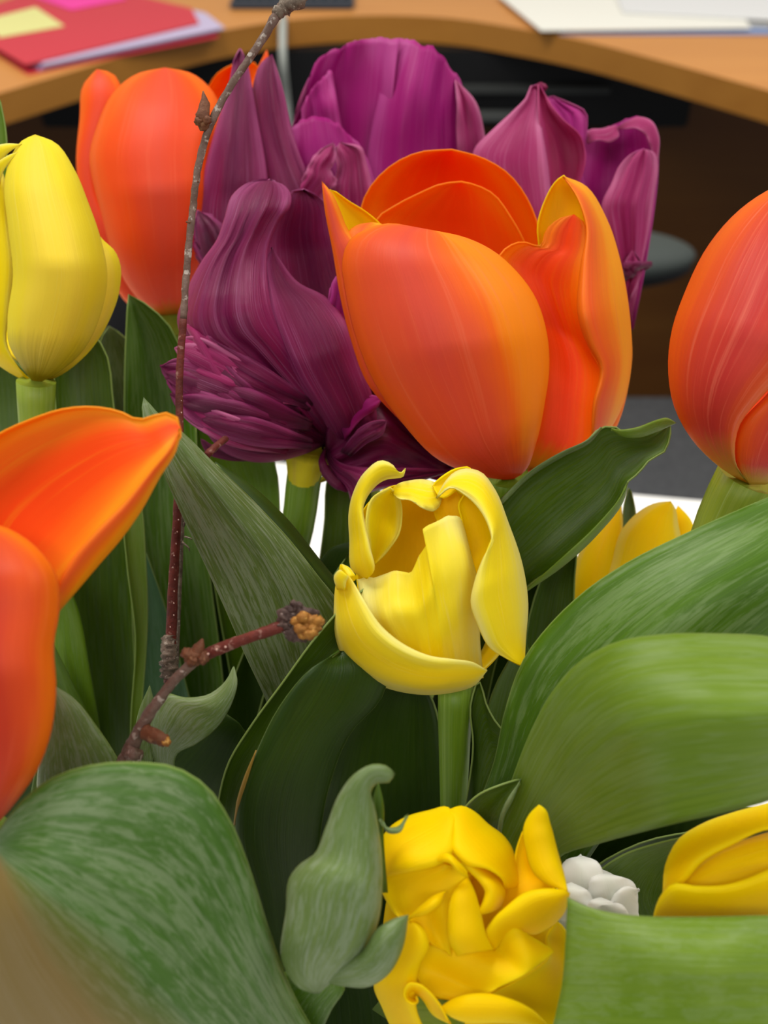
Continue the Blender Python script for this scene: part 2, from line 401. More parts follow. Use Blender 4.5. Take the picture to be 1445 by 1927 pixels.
for s in (0, 1):
    y = 1.13 if s == 0 else 1.42
    if s == 0:
        blob(ch, 'armrest', GR, Vector((.235, 1.135, .648)), 1, (12.2, 5.2, 2.6), rough=0, sub=4)
        blob(ch, 'armrest_base', BK, Vector((.235, 1.135, .636)), 1, (12.0, 5.0, 2.4), rough=0, sub=4)
        tube(ch, 'armrest_post', BK, [Vector((.19, 1.14, .63)), Vector((.20, 1.15, .5)), Vector((.12, 1.15, .44))], [1.3, 1.3])
tube(ch, 'gas_column', BK2, [Vector((.02, 1.15, .1)), Vector((.02, 1.15, .28)), Vector((.02, 1.15, .44))], [3, 2])
for i in range(5):
    a = R_(14 + 72 * i); ex = Vector((.02 + .31 * math.cos(a), 1.15 + .31 * math.sin(a), .075))
    tube(ch, 'base_leg', BK2, [Vector((.02, 1.15, .12)), (Vector((.02, 1.15, .12)) + ex) / 2 + Vector((0, 0, .01)), ex], [2.2, 1.4])
    blob(ch, 'caster', BK, ex + Vector((0, 0, -.045)), 2.8, rough=0)
# things on the desk
def quad(pts, z0, z1, name, mat, par=None):
    return slab(name, mat, pts, z0, z1, par)
RED = simple('red_card', 'c83040', .5); 
fo = thing('folder', 'red card folder with papers inside, on the left of the desk', 'folder', (-.45, 1.75, .74))
quad([(-.66, 1.76), (-.555, 1.605), (-.489, 1.512), (-.252, 1.711), (-.27, 1.80), (-.40, 1.93), (-.6, 1.96)], .7405, .742, 'back_cover', RED, fo)
PAP = simple('pale_lilac_paper', 'bcb0cc', .6); LIL = simple('lilac_paper_edge', 'a89ac0', .6)
for i in range(4):
    o_ = i * .003
    quad([(-.64 + o_, 1.76), (-.478 + o_, 1.528), (-.262 + o_ * 2, 1.728), (-.285, 1.82), (-.40, 1.92)], .742 + i * .0022, .744 + i * .0022, 'paper_sheet', LIL if i < 3 else PAP, fo)
quad([(-.67, 1.78), (-.56, 1.608), (-.492, 1.518), (-.285, 1.745), (-.31, 1.84), (-.42, 1.935), (-.6, 1.96)], .7515, .753, 'front_cover', RED, fo)
sn = quad([(-.615, 1.765), (-.567, 1.655), (-.487, 1.722), (-.562, 1.842)], .7535, .7545, 'sticky_note', simple('pale_yellow_paper', 'dcd88c', .6)); tag(sn, 'pale yellow sticky note on the red folder', 'note')
sn = quad([(-.60, 1.935), (-.50, 1.825), (-.425, 1.90), (-.50, 1.99)], .7535, .7542, 'sticky_note', simple('hot_pink_paper', 'ec3c9c', .6)); tag(sn, 'hot pink note at the top of the red folder, behind the yellow one', 'note')
lp = thing('keyboard', 'dark grey keyboard edge at the back of the desk, top centre', 'keyboard', (-.13, 1.95, .74))
box('keyboard_case', simple('dark_slate', '38404a', .5), (-.255, 1.885, .7405), (-.05, 2.02, .752), lp, .003)
for i in range(11):
    for j in range(4):
        box('key', BK2, (-.25 + i * .018, 1.905 + j * .022, .752), (-.236 + i * .018, 1.922 + j * .022, .757), lp, .001)
def jit(pts, a, sx, sy):
    cx = sum(p[0] for p in pts) / 4; cy = sum(p[1] for p in pts) / 4; c, s = math.cos(a), math.sin(a)
    return [(cx + sx + (x - cx) * c - (y - cy) * s, cy + sy + (x - cx) * s + (y - cy) * c) for x, y in pts]
base = [(.235, 1.735), (.56, 1.735), (.60, 1.98), (.20, 1.98)]
labs = ['bluish white printed sheet, lowest in the pile of papers at the back right', 'grey envelope in the pile of papers at the back right', 'cream white sheet over the left end of the desk paper pile', 'white sheet lying askew on top of the desk paper pile']
cols = ['8090b4', 'b4b4b0', 'e8e6da', 'dcdcda']
for i, (a, sx, sy) in enumerate([(.0, .035, -.012), (-.04, .06, .03), (.05, -.002, -.006), (-.22, .17, .05)]):
    o = quad(jit(base, a, sx, sy), .7405 + i * .003, .7425 + i * .003, 'paper_sheet', simple('paper_%d' % i, cols[i], .6))
    tag(o, labs[i], 'paper', 'papers piled at the back right of the desk')

# vase, below the frame
GL = NT('clear_glass'); GLm = GL.n('ShaderNodeBsdfPrincipled'); GLm.inputs['Transmission Weight'].default_value = 1; GLm.inputs['Roughness'].default_value = .02
GLo = GL.n('ShaderNodeOutputMaterial'); GL.l(GLm.outputs[0], GLo.inputs[0])
VX, VY = 0.0, .165
def vase():
    bm = bmesh.new(); prof = [(0, .740), (.042, .740), (.048, .745), (.05, .78), (.046, .83), (.05, .87), (.056, .885), (.053, .885), (.047, .87), (.043, .83), (.047, .78), (.044, .750), (0, .748)]
    n = 40; rings = []
    for r, z in prof:
        rings.append([bm.verts.new((VX + max(r, .0001) * math.cos(2*math.pi*a/n), VY + max(r, .0001) * math.sin(2*math.pi*a/n), z)) for a in range(n)])
    for i in range(len(prof) - 1):
        for a in range(n):
            f = bm.faces.new((rings[i][a], rings[i][(a+1) % n], rings[i+1][(a+1) % n], rings[i+1][a])); f.smooth = True
    me = bpy.data.meshes.new('vase'); bm.to_mesh(me); bm.free(); return link('vase', me, [GL.m])
tag(vase(), 'clear glass vase on the white table holding the tulips', 'vase')

def stem(par, mat, pts, rad, k=0):
    """pts as 'x,y,d ...' then runs down into the vase"""
    a = [P(*q) for q in parse(pts)]
    ang = k * 2.4; r = .006 + .004 * (k % 7); e = Vector((VX + r * math.cos(ang), VY + r * math.sin(ang), .875))
    last = a[-1]
    mid = last.lerp(e, .5) + Vector((0, 0, .01))
    return tube(par, 'stem', mat, a + [mid, e, Vector((e.x, e.y, .77))], rad + [rad[-1]] * 3, 16, 60)
def tulip(label, px, py, d):
    p = P(px, py, d)
    return thing('tulip', label, 'tulip', p)

# ================================================================ TULIPS
# ---- main orange tulip
D = 20
t = tulip('large open orange tulip with coral petals, upper centre of the bouquet', 950, 900, 23); T_main = t
sheet(t, 'petal', [OR_OUT, OR_IN], D, ['960,905,2.6 890,893,2.0 820,862,1.7 760,800,1.5 700,712,1.3 665,620,1.2 648,540 643,495 655,455 690,430 740,420,1.0 772,427,.9 802,439,.8',
   '960,905,2.6 985,890,2.2 1010,830,1.7 1025,760,1.4 1034,690 1028,620,1.2 1008,560 970,508 930,473 885,450,1.0 840,438 820,436,.8 802,439,.8'],
   b=[.6, 1.6, 1.9, 1.7, 1.2], nu=27, nv=41, rib=.03, rfq=9, ruf=.05)
sheet(t, 'petal', [OR_IN, OR_OUT], D, ['930,880,3.6 800,760,4.8 700,560,5.0 680,440,4.8 681,390,4.7 700,350,4.5 740,311,4.3 790,288,4.1 850,283,4.0',
   '960,880,3.6 1010,780,4.6 1030,600,4.9 1018,470,4.8 1008,415 988,370,4.6 955,328,4.4 905,298,4.2 850,283,4.0'],
   b=[-.5, -1.0, -1.2, -1.0, -.4], nu=25, rib=.04)
sheet(t, 'petal', [OR_IN, OR_OUT], D, ['930,880,3.5 800,760,4.3 720,560,4.4 700,450 708,415,4.2 745,388 790,365 830,348,4.0 868,343,4.0',
   '960,880,3.5 1000,760,4.1 1010,600,4.4 995,480,4.3 985,455 960,410 925,365,4.1 895,350 868,343,4.0'],
   b=[-.3, -.8, -1.0, -.7, -.2], nu=23, rib=.04)
sheet(t, 'petal', [OR_OUT, OR_IN], D, ['760,800,2.6 690,720,2.4 660,640,2.2 640,560,2.0 625,470,1.9 610,390,1.8 605,340,1.8',
   '800,800,2.2 730,680,2.2 700,540,2.1 680,460,2.0 655,432 640,395,1.9 624,362,1.8 605,340,1.8'], b=.35, nu=13)
sheet(t, 'petal', [YE_A, OR_OUT], D, ['700,560,3.2 665,500,2.6 655,440,2.4 640,400,2.2 630,372,2.1 622,356,2.0',
   '760,560,3.4 740,480,3.1 720,430,3.0 690,402,2.8 655,380,2.4 622,356,2.0'], b=-.3, nu=13, nv=21)
sheet(t, 'petal', [OR_RIM, OR_IN], D, ['690,520,2.0 660,470,1.8 655,436,1.9 670,424,2.0 700,418,2.2', '760,520,2.0 740,460,2.0 730,430 718,421,2.2 700,418,2.2'], b=.15, nu=9, nv=17)
sheet(t, 'petal', [OR_IN, OR_OUT], D, ['970,890,2.8 990,820,2.4 1000,740,2.2 1000,650,2.2 985,570,2.3 958,520 940,484,2.5 958,465 980,457,2.6 1018,464,2.7 1030,430 1050,412,2.6 1080,403,2.5',
   '1060,872,2.6 1112,850,2.2 1122,780,2.1 1128,695,2.1 1108,655,2.2 1092,600 1093,500,2.3 1102,450 1100,420,2.4 1080,403,2.5'], b=[-.2, -.6, -.8, -.3, .1], nu=21, nv=45, rib=.04)
sheet(t, 'petal', [YE_A, OR_OUT], D, ['1020,700,3.2 1010,560,3.2 1016,470,3.2 1013,425 1028,375,3.0 1045,345 1060,331,2.8',
   '1120,700,3.2 1118,560,3.0 1105,430,2.7 1090,372 1060,331,2.8'], b=-.3, nu=13)
sheet(t, 'petal', [OR_RIM, OR_OUT], D, ['1100,870,2.4 1110,840,2.0 1115,760,1.8 1127,690,1.9 1105,650 1088,600,1.8 1092,500,1.9 1102,430 1088,378,2.1 1060,331,2.5',
   '1115,850,3.0 1150,806,3.3 1178,745,3.6 1189,675,3.8 1186,600 1168,492,3.7 1142,412,3.4 1103,350,3.0 1060,331,2.5'], b=[.3, .9, 1.1, .8, .3], nu=21, nv=41, skew=-.2, rib=.03)
sheet(t, 'petal', [OR_OUT, OR_IN], D, ['960,905,3.1 1000,870,2.9 1040,800,3.0 1080,700,3.4 1110,600,3.8', '970,906,3.4 1050,880,3.4 1130,845,3.7 1180,740,4.3 1180,620,4.4 1110,600,3.8'], b=.3, nu=15)
sheet(t, 'petal', [OR_IN, OR_OUT], D, ['940,905,3.0 840,860,3.0 720,700,3.6 660,560,3.6 670,470,3.6', '950,905,3.6 880,820,4.6 780,640,5.0 700,500,4.8 670,470,3.6'], b=-.3, nu=15)
stem(t, STEM, '952,890,22.6 945,930,23 925,1060,23.5', [.5, .42, .36, .34], 0)
sheet(t, 'leaf', [LF_M, LF_V], 21.3, ['850,1350,2 880,1150,.6 900,1030,.2 945,945,0 1000,891 1060,855 1105,831 1132,806 1160,806 1182,821 1218,820 1245,806,.4 1262,798,.4',
   '900,1400,2 940,1220,1 985,1110,.6 1060,1055,.3 1120,1000 1165,948 1180,906 1200,890 1222,864 1250,848 1259,822 1262,798,.4'], b=[-.2, -.7, -.8, -.5, -.1], nu=21, nv=45, wob=.1)
sheet(t, 'leaf_fold', LF_L, 20.9, ['1150,806,.1 1162,808,.0 1200,803,-.1 1235,790,-.1 1255,786 1273,796,.1', '1150,808,.1 1166,820,.1 1200,824,.1 1238,812,.1 1258,803,.1 1273,796,.1'], b=.12, nu=9, nv=21, th=.05)
sheet(t, 'leaf_fold', LF_L, 21.0, ['985,1113,.4 1060,1046,.0 1120,990,-.1 1170,930,-.1 1182,908,-.1', '985,1118,.4 1065,1062,.2 1125,1006,.1 1174,942,.1 1182,908,-.1'], b=.06, nu=7, nv=21)
sheet(t, 'leaf_fold', LF_P, 21.0, ['940,940,.1 1000,884,-.1 1060,848,-.1 1108,826,-.1 1132,804,-.1', '945,950,.1 1004,894,.1 1062,859,.1 1110,834,.1 1132,808,.0'], b=.05, nu=7, nv=21)

# ---- centre yellow tulip
D = 18
t = tulip('half-open yellow tulip with crumpled petal tips, directly below the large orange tulip', 870, 1290, 20); T_cy = t
sheet(t, 'petal', [YE_P, YE_C], D, ['640,1062,.6 663,1092,.2 683,1125,.0 722,1182,-.1 757,1210,-.1 807,1233,-.1 853,1240,.0 890,1246,.2 917,1262,.5',
   '640,1062,.6 632,1095,.8 628,1140,1.0 631,1200,1.1 648,1243,1.3 690,1278,1.5 740,1299,1.6 800,1308,1.6 850,1304,1.5 890,1292,1.2 917,1262,.5'], b=[.1, .5, .8, .8, .3], nu=19, nv=41, rib=.03, skew=.25)
sheet(t, 'petal', YE_P, D, ['634,1110,.6 628,1085,.5 640,1072,.3 650,1080,.2', '650,1110,.2 652,1095,.2 656,1085,.2 650,1080,.2'], b=.2, nu=9, nv=13)
tube(t, 'petal_tip', YE_P, [P(662, 1090, 18.4), P(654, 1076, 18.5), P(643, 1064, 18.7)], [.10, .08, .03], 8, 10)
ends = [(672, 1090, 1.3), (690, 1087, 1.2), (712, 1085, 1.1), (741, 1074, 1.0), (772, 1076, .8), (788, 1046, .8), (803, 1020, .6), (796, 996, .5), (822, 983, .7), (845, 969, .9), (868, 978, 1.1), (884, 1030, 1.3)]
cols_ = []
for i, (x, y, d_) in enumerate(ends):
    f = i / 11; bx = 745 + 165 * f; by = 1296 - 20 * f; c_ = .9 * (1 - (2 * f - 1) ** 2)
    mx_ = x * .6 + bx * .4 + (-14 if f < .3 else 10 if f > .8 else 0)
    cols_.append(f'{bx},{by},{1.7-c_*.5} {x*.25+bx*.75},{y*.3+by*.7},{1.2-c_*.9} {mx_},{y*.62+by*.38},{.9-c_*.7} {x},{y},{d_}')
sheet(t, 'petal', [YE_P, YE_C], D, cols_, nu=49, nv=37, rib=.05, rfq=12, wob=.12, top=4)
sheet(t, 'petal', [YE_P, YE_C], D, ['987,1255,.6 948,1237,.5 922,1220,.4 899,1178,.3 885,1132,.3 891,1099,.3 909,1049,.3 924,1020,.4 919,993,.6 900,957,.8 874,932,1.0 850,918,1.1 820,937,1.2',
   '987,1255,.6 990,1200,1.2 994,1132,1.7 983,1060,1.9 957,983,1.9 930,918,1.9 907,889,1.9 880,881,1.8 855,888,1.6 838,905,1.4 820,937,1.2'], b=[.1, .5, .8, .7, .5, .2], nu=21, nv=45, rib=.03, skew=.2)
sheet(t, 'petal', [YE_B, YE_C], D, ['885,1120,1.5 880,1040,1.5 870,975,1.5 865,950,1.5 876,930,1.5', '910,1120,1.4 915,1060,1.2 928,1020,1.3 922,985,1.3 900,950,1.4 876,930,1.5'], b=-.2, nu=13)
sheet(t, 'petal', [YE_P, YE_C], D, ['690,1090,1.0 661,1072,1.5 657,1016,1.7 656,962,1.6 665,925,1.4 686,888,1.2 720,866,1.1 738,873,1.1 752,890,1.1 764,881,1.1',
   '690,1090,1.0 704,1075,.9 697,1030,.9 688,988,1.0 684,955,1.1 697,927,1.2 726,903,1.3 748,900,1.3 758,898,1.2 764,881,1.1'], b=[.1, .4, .5, .4, .15], nu=17, rib=.03)
sheet(t, 'petal', [YE_C, YE_P], D, ['703,1060,1.8 694,1016,1.7 691,975,1.7 701,940,1.8 735,919,1.9', '703,1062,1.8 732,1030,2.2 750,1000,2.4 754,972,2.4 750,940,2.2 735,919,1.9'], b=-.25, nu=13, nv=21)
sheet(t, 'petal', [YE_A, YE_C], D, ['770,1250,2.6 690,1160,2.8 672,1060,2.9 680,970,2.9 730,920,2.8 790,912,2.7', '830,1250,2.6 900,1160,2.9 920,1060,3.0 905,970,3.0 860,925,2.9 790,912,2.7'], b=-.9, nu=19)
sheet(t, 'petal', YE_P, D, ['735,923,2.2 749,910,2.1 770,904,2.0 799,902,2.0 824,911,2.0 834,928,2.0', '735,925,2.2 750,938,1.7 774,943,1.5 795,957,1.4 812,963,1.4 824,957,1.6 834,928,2.0'], b=.15, nu=13, nv=25, ruf=.25, rf=14, rib=.06, rfq=8)
sheet(t, 'petal', [YE_B, YE_C], D, ['815,914,1.7 835,897,1.7 858,884,1.8 885,880,1.8', '815,914,1.7 834,935,1.5 856,922,1.5 885,880,1.8'], b=-.1, nu=9, nv=15)
sheet(t, 'petal', [YE_A, YE_C], D, ['830,1000,2.0 815,960,2.0 823,930,2.0 850,915,1.9', '885,1000,1.8 872,960,1.8 866,935,1.8 850,915,1.9'], b=.1, nu=9, nv=15)
sheet(t, 'petal', [YE_C, YE_A], D, ['840,1295,2.0 900,1270,2.2 960,1200,2.6 980,1100,3.0 950,980,3.2', '860,1295,2.4 880,1270,3.0 920,1200,3.4 930,1100,3.6 950,980,3.2'], b=.1, nu=11)
stem(t, STEM, '858,1285,19.9 856,1340,20 855,1420,20.3 853,1520,20.8 845,1700,21.8', [.34, .25, .23, .23, .23, .23], 1)

# ---- bottom yellow tulip
D = 16
t = tulip('double bright yellow tulip with curled petals, at the bottom edge', 880, 1850, 19); T_by = t
sheet(t, 'petal', [YE_B, YE_A], D, ['716,1648,.6 750,1642,.4 783,1636,.2 826,1624,.2 848,1605,.3 850,1570,.5 856,1540,.7', '716,1648,.6 714,1600,.9 735,1560,1.1 766,1540,1.2 813,1527,1.2 838,1521,1.1 856,1540,.7'], b=.35, nu=17, nv=27)
sheet(t, 'petal', [YE_B, YE_A], D, ['950,1674,.5 942,1653,.3 915,1636,.2 877,1629,.2 851,1602,.3 850,1560,.6 842,1524,.9', '950,1674,.5 973,1668,.8 973,1632,1.0 963,1593,1.1 946,1570,1.2 920,1551,1.2 895,1528,1.2 869,1516,1.1 842,1524,.9'], b=.4, nu=17, nv=27)
sheet(t, 'petal', [YE_B, YE_A], D, ['1069,1678,.0 1028,1664,.2 1003,1643,.4 989,1600,.5 984,1560,.5 997,1530,.4 1014,1514,.3', '1069,1678,.0 1063,1649,.2 1050,1602,.4 1036,1550,.4 1025,1521,.3 1014,1514,.3'], b=[.1, .25, .25, .1], nu=13, nv=25)
sheet(t, 'petal', [YE_A, YE_B], D, ['945,1710,.7 950,1670,.8 968,1635,.9 974,1600,.9 988,1560,.8', '945,1715,.6 1000,1690,.4 1040,1670,.3 1010,1630,.6 988,1560,.8'], b=-.15, nu=11, nv=21)
sheet(t, 'petal', [YE_B, YE_A], D, ['1069,1679,.0 1028,1676,.0 989,1683,.1 955,1709,.1 928,1735,.2 915,1760,.3 928,1786,.4', '1069,1679,.0 1057,1718,.3 1032,1742,.5 1002,1755,.6 975,1748,.5 950,1762,.5 928,1786,.4'], b=.3, nu=15, nv=27)
sheet(t, 'petal', [YE_B, YE_A], D, ['868,1622,.2 888,1640,.2 905,1658,.2 916,1678,.2 912,1697,.2 903,1716,.2', '868,1620,.2 899,1630,.5 924,1645,.6 943,1662,.6 947,1687,.5 935,1707,.4 903,1718,.2'], b=.22, nu=13, nv=25, pw=.7)
sheet(t, 'petal', [YE_A, YE_B], D, ['905,1720,1.0 885,1690,1.0 880,1655,1.0 890,1640,1.0', '920,1715,1.2 925,1690,1.2 918,1660,1.2 890,1640,1.0'], b=-.4, nu=9, nv=13)
sheet(t, 'petal', YE_B, D, ['822,1620,.1 830,1607,.1 845,1606,.0 862,1620,.0 880,1640,.1', '822,1622,.1 832,1622,.0 846,1625,-.1 860,1640,-.1 880,1652,.1'], b=.15, nu=9, nv=19)
sheet(t, 'petal', [YE_B, YE_A], D, ['860,1800,.2 846,1778,.1 841,1726,.1 852,1680,.1 880,1648,.3', '930,1786,.3 916,1760,.2 905,1715,.2 893,1675,.2 880,1648,.3'], b=.3, nu=15)
sheet(t, 'petal', [YE_B, YE_A], D, ['770,1745,.2 735,1710,.5 715,1648,.6 750,1640,.5 783,1634,.4 826,1622,.3 850,1632,.3', '850,1800,.4 845,1740,.3 850,1690,.3 878,1652,.3 870,1640,.3 862,1634,.3 850,1632,.3'], b=[.1, .1, .1], nu=17, rib=.1, rfq=3)
sheet(t, 'petal', YE_B, D, ['766,1730,.1 790,1705,.1 815,1685,.1 840,1675,.2', '768,1728,.1 800,1722,.0 825,1705,.0 840,1677,.2'], b=.22, nu=9, nv=15)
sheet(t, 'petal', [YE_B, YE_A], D, ['740,1945,1.4 718,1895,1.1 703,1857,.9 735,1800,.5 760,1725,.3', '810,1960,.9 783,1890,.4 790,1820,.2 808,1778,.1 795,1742,.1 760,1725,.3'], b=.35, nu=17, rib=.05, rfq=4)
sheet(t, 'petal', [YE_B, YE_A], D, ['850,1882,.3 800,1858,.3 785,1820,.4 806,1782,.4 850,1778,.5 900,1775,.6 935,1782,.5 948,1760,.3 965,1744,.2 1000,1762,.2 1044,1789,.2', '850,1882,.3 880,1876,.2 925,1863,.1 989,1834,.0 1025,1808,.1 1044,1789,.2'], b=[.0, -.2, .1, .15, .0], nu=17, nv=41)
sheet(t, 'petal', [YE_B, YE_A], D, ['870,1890,.5 925,1870,.6 989,1838,.7 1035,1800,.7 1030,1765,.8 1049,1736,.7', '880,1965,.9 980,1970,1.0 1040,1940,1.1 1060,1863,1.1 1065,1803,1.0 1063,1755,.9 1049,1736,.7'], b=[0, -.1, -.1], nu=17, nv=31)
sheet(t, 'petal', [YE_B, YE_A], D, ['828,1895,.1 850,1880,.1 877,1871,.0 920,1869,.0 963,1880,.0 1004,1901,.1 1035,1932,.2', '828,1897,.1 850,1915,.0 877,1925,.0 930,1925,.0 985,1928,.1 1035,1935,.2'], b=.2, nu=13, nv=25)
sheet(t, 'petal', [YE_B, YE_A], D, ['845,1920,.0 828,1888,.0 808,1864,.0 788,1850,.0 768,1849,.0 758,1864,.0 762,1884,.0 777,1893,.0 788,1884,.1 785,1874,.1', '850,1925,.6 815,1905,.5 797,1878,.5 784,1866,.5 774,1864,.5 770,1870,.5 774,1878,.4 780,1882,.4 784,1880,.4 785,1874,.3'], b=.05, nu=9, nv=41)
sheet(t, 'petal', [YE_A, YE_B], D, ['800,1990,2.2 740,1880,2.0 720,1750,1.8 760,1620,1.6 870,1560,1.6', '1000,1990,2.2 1050,1880,2.0 1040,1760,1.6 980,1640,1.5 870,1560,1.6'], b=.3, nu=15)
stem(t, STEM, '880,1900,17.6 870,1990,18.4 860,2040,18.8', [.9, .4, .35], 2)

# ---- right lower yellow tulip
D = 15.5
t = tulip('smooth yellow tulip bud lying between the big leaves at the lower right edge', 1480, 1680, 17); T_ry = t
sheet(t, 'petal', [YE_B, YE_A], D, ['1660,1690,1.6 1600,1600,.9 1520,1575,.4 1445,1562,.3 1380,1590,.2 1320,1625,.2 1290,1660,.3 1262,1680,.5 1246,1685,.7', '1660,1690,1.6 1640,1560,1.8 1520,1488,1.5 1445,1511,1.4 1380,1528,1.3 1320,1550,1.2 1275,1580,1.1 1252,1625,1.0 1246,1685,.7'], b=.45, nu=17)
sheet(t, 'petal', [YE_C, YE_A], D, ['1660,1700,1.4 1580,1705,.7 1500,1690,.5 1400,1690,.4 1330,1690,.4 1270,1680,.5', '1660,1700,1.4 1600,1590,.9 1480,1560,.8 1400,1580,.8 1330,1612,.7 1290,1650,.6 1270,1680,.5'], b=.35, nu=15)
sheet(t, 'petal', [YE_B, YE_A], D, ['1660,1710,1.4 1600,1790,1.2 1500,1800,1.1 1380,1790,1.0 1290,1765,.9 1226,1735,.7', '1660,1710,1.4 1600,1640,.4 1500,1625,.0 1445,1635,-.1 1410,1650,-.1 1370,1663,-.1 1310,1666,.0 1265,1662,.1 1240,1690,.4 1226,1735,.7'], b=.5, nu=17)
sheet(t, 'petal', [YE_C, YE_A], D, ['1660,1700,1.6 1560,1780,2.6 1400,1760,2.8 1250,1710,1.6', '1660,1700,1.6 1600,1560,3.0 1420,1580,3.2 1250,1710,1.6'], b=-.9, nu=15)
stem(t, STEM, '1640,1700,17.1 1680,1730,17.6 1640,1800,19', [.55, .4, .35], 3)

# ---- rear yellow tulip
D = 24
t = tulip('small closed yellow tulip half hidden behind leaves, right of centre', 1120, 1180, 26)
sheet(t, 'petal', [YE_C, YE_A], D, ['1060,1240,1.5 1066,1145,1.0 1075,1080,.9 1100,1020,.9 1140,970,.9 1168,935,1.0', '1150,1240,1.3 1160,1140,.6 1165,1060,.5 1172,990,.7 1168,935,1.0'], b=.5)
sheet(t, 'petal', [YE_C, YE_A], D, ['1100,1240,1.0 1130,1120,.4 1150,1060,.3 1168,1000,.3 1195,968,.4 1235,946,.6 1262,943,.7', '1240,1240,1.0 1270,1120,.7 1285,1040,.7 1276,985,.7 1270,955,.7 1262,943,.7'], b=.6)
sheet(t, 'petal', [YE_B, YE_A], D, ['1240,1200,1.6 1265,1100,1.5 1272,1020,1.3 1268,965,1.2 1276,951,1.2', '1280,1200,2.0 1318,1100,1.8 1312,1020,1.6 1298,975,1.3 1276,951,1.2'], b=.3, nu=13)
stem(t, STEM, '1160,1240,25.5 1120,1330,26 1060,1480,26.5', [.7, .35, .33], 4)
sheet(t, 'leaf', LF_B, 25, ['1175,1120,.4 1172,1000,.2 1176,950,.2 1184,918,.2', '1200,1120,.5 1198,1010,.3 1192,950,.3 1184,918,.2'], b=-.1, nu=9)

# ---- left yellow tulip
D = 21
t = tulip('tall pale yellow tulip, upper of the left edge, beside the rear orange tulip', 68, 722, 23); T_ly = t
sheet(t, 'petal', [YE_L, YE_C], D, ['66,724,2.0 40,690,1.5 16,645,1.3 14,600,1.2 24,520,1.1 14,420,1.1 8,345,1.2 18,300,1.3 42,264,1.4 66,253,1.5',
   '66,724,2.0 112,700,1.6 160,655,1.5 190,590,1.5 202,520,1.5 190,450,1.5 166,380,1.5 140,318,1.5 104,268,1.5 66,253,1.5'], b=[.3, 1.4, 1.7, 1.2, .4], nu=25, nv=37, rib=.03)
sheet(t, 'petal', [YE_L, YE_C], D, ['70,724,2.2 120,690,1.8 165,630,1.7 185,540,1.8 180,450,2.0 176,430,2.1', '72,724,2.4 115,706,2.3 165,665,2.3 207,600,2.4 226,540,2.5 227,500,2.5 216,472,2.4 195,452,2.3 176,430,2.1'], b=.5, nu=15)
sheet(t, 'petal', [YE_C, YE_P], D, ['60,724,2.4 0,690,2.5 -60,620,2.7 -90,480,2.8 -60,340,2.5 -10,285,2.2', '64,724,2.0 38,695,1.8 14,650,1.8 20,580,1.7 28,500,1.7 16,400,1.8 10,340,1.9 -10,285,2.2'], b=.6, nu=17)
sheet(t, 'petal', [YE_C, YE_P], D, ['60,700,4.8 -40,600,5.0 -60,450,5.0 -20,330,4.6 40,290,4.2', '90,700,4.8 170,600,5.0 170,480,5.0 110,340,4.6 40,290,4.2'], b=-.8, nu=15)
sheet(t, 'petal', YE_P, D, ['-40,310,1.6 -20,280,1.4 10,270,1.2 42,271,1.2', '-20,330,1.6 0,305,1.3 18,286,1.2 42,271,1.2'], b=.15, nu=9, nv=15)
sheet(t, 'petal', YE_P, D, ['-30,340,1.5 -10,310,1.2 20,290,1.1 34,286,1.1', '0,350,1.5 8,320,1.2 22,300,1.1 34,286,1.1'], b=.1, nu=9, nv=15)
stem(t, STEM_Y, '68,718,22.8 68,760,23 74,900,23.4 100,1150,24.6 150,1400,26 230,1700,28', [.42, .27, .26, .25, .25, .25], 5)
sheet(t, 'leaf', LF_M, 24.5, ['150,1500,2 135,1200,.8 120,950,.3 106,770,.2 104,700,.3 150,600,.5', '262,1500,2 250,1200,1 236,950,.6 212,760,.5 196,660,.5 150,600,.5'], b=-.5, nu=17)
sheet(t, 'leaf', LF_M, 25, ['-60,1500,2 -60,1100,1 -60,900,.5 -40,740,.5 10,660,.5', '120,1500,2 110,1100,1 100,900,.6 90,760,.6 10,660,.5'], b=-.3)
sheet(t, 'leaf', LF_V, 24, ['-30,420,0 -20,320,0 -8,250,0 -2,185,0', '14,420,0 12,320,0 10,250,0 -2,185,0'], b=-.1, nu=9)

# ---- rear orange tulip (upper left)
D = 27
t = tulip('closed orange tulip at the upper left, behind the pale yellow one', 325, 600, 30)
sheet(t, 'petal', [OR_BK, OR_IN], D, ['316,604,2.5 285,585,1.8 245,545,1.4 212,480,1.2 190,400,1.2 172,330,1.3 168,300 183,235,1.3 212,175,1.5 255,140,1.8 310,127,2.1',
   '335,604,2.5 370,560,1.8 400,480,1.5 418,380,1.4 424,300 422,235,1.5 406,180,1.7 365,140,1.9 310,127,2.1'], b=[.4, 1.6, 2.0, 1.6, .7], nu=25, nv=37)
sheet(t, 'petal', [OR_BK, OR_IN], D, ['310,604,3.0 240,572,2.4 190,480,2.2 162,400,2.2 144,320,2.3 150,220,2.4 156,160,2.5 182,130,2.6', '320,604,3.0 290,560,2.2 230,450,2.0 180,350,2.0 185,270,2.1 212,210,2.3 229,168,2.5 212,138,2.6 182,130,2.6'], b=.5, nu=17)
sheet(t, 'petal', [OR_IN, OR_BK], D, ['330,604,3.6 350,400,5.0 350,250,5.0 390,170,4.5 418,133,4.0 440,122,4', '350,604,3.6 440,400,4.6 470,250,4.6 490,150,4.2 480,120,4.0 440,122,4'], b=-.5, nu=15)
sheet(t, 'petal', [OR_IN, OR_BK], D, ['320,604,3.8 220,400,5.2 220,240,5.4 300,180,5.2', '350,604,3.8 420,400,5.2 400,240,5.4 300,180,5.2'], b=-.8, nu=15)
sheet(t, 'petal', [OR_BK, OR_IN], D, ['420,520,4.5 440,300,4.5 470,160,4.2 502,92,4.0', '500,520,4.5 520,300,4.5 518,160,4.2 502,92,4.0'], b=.3, nu=11)
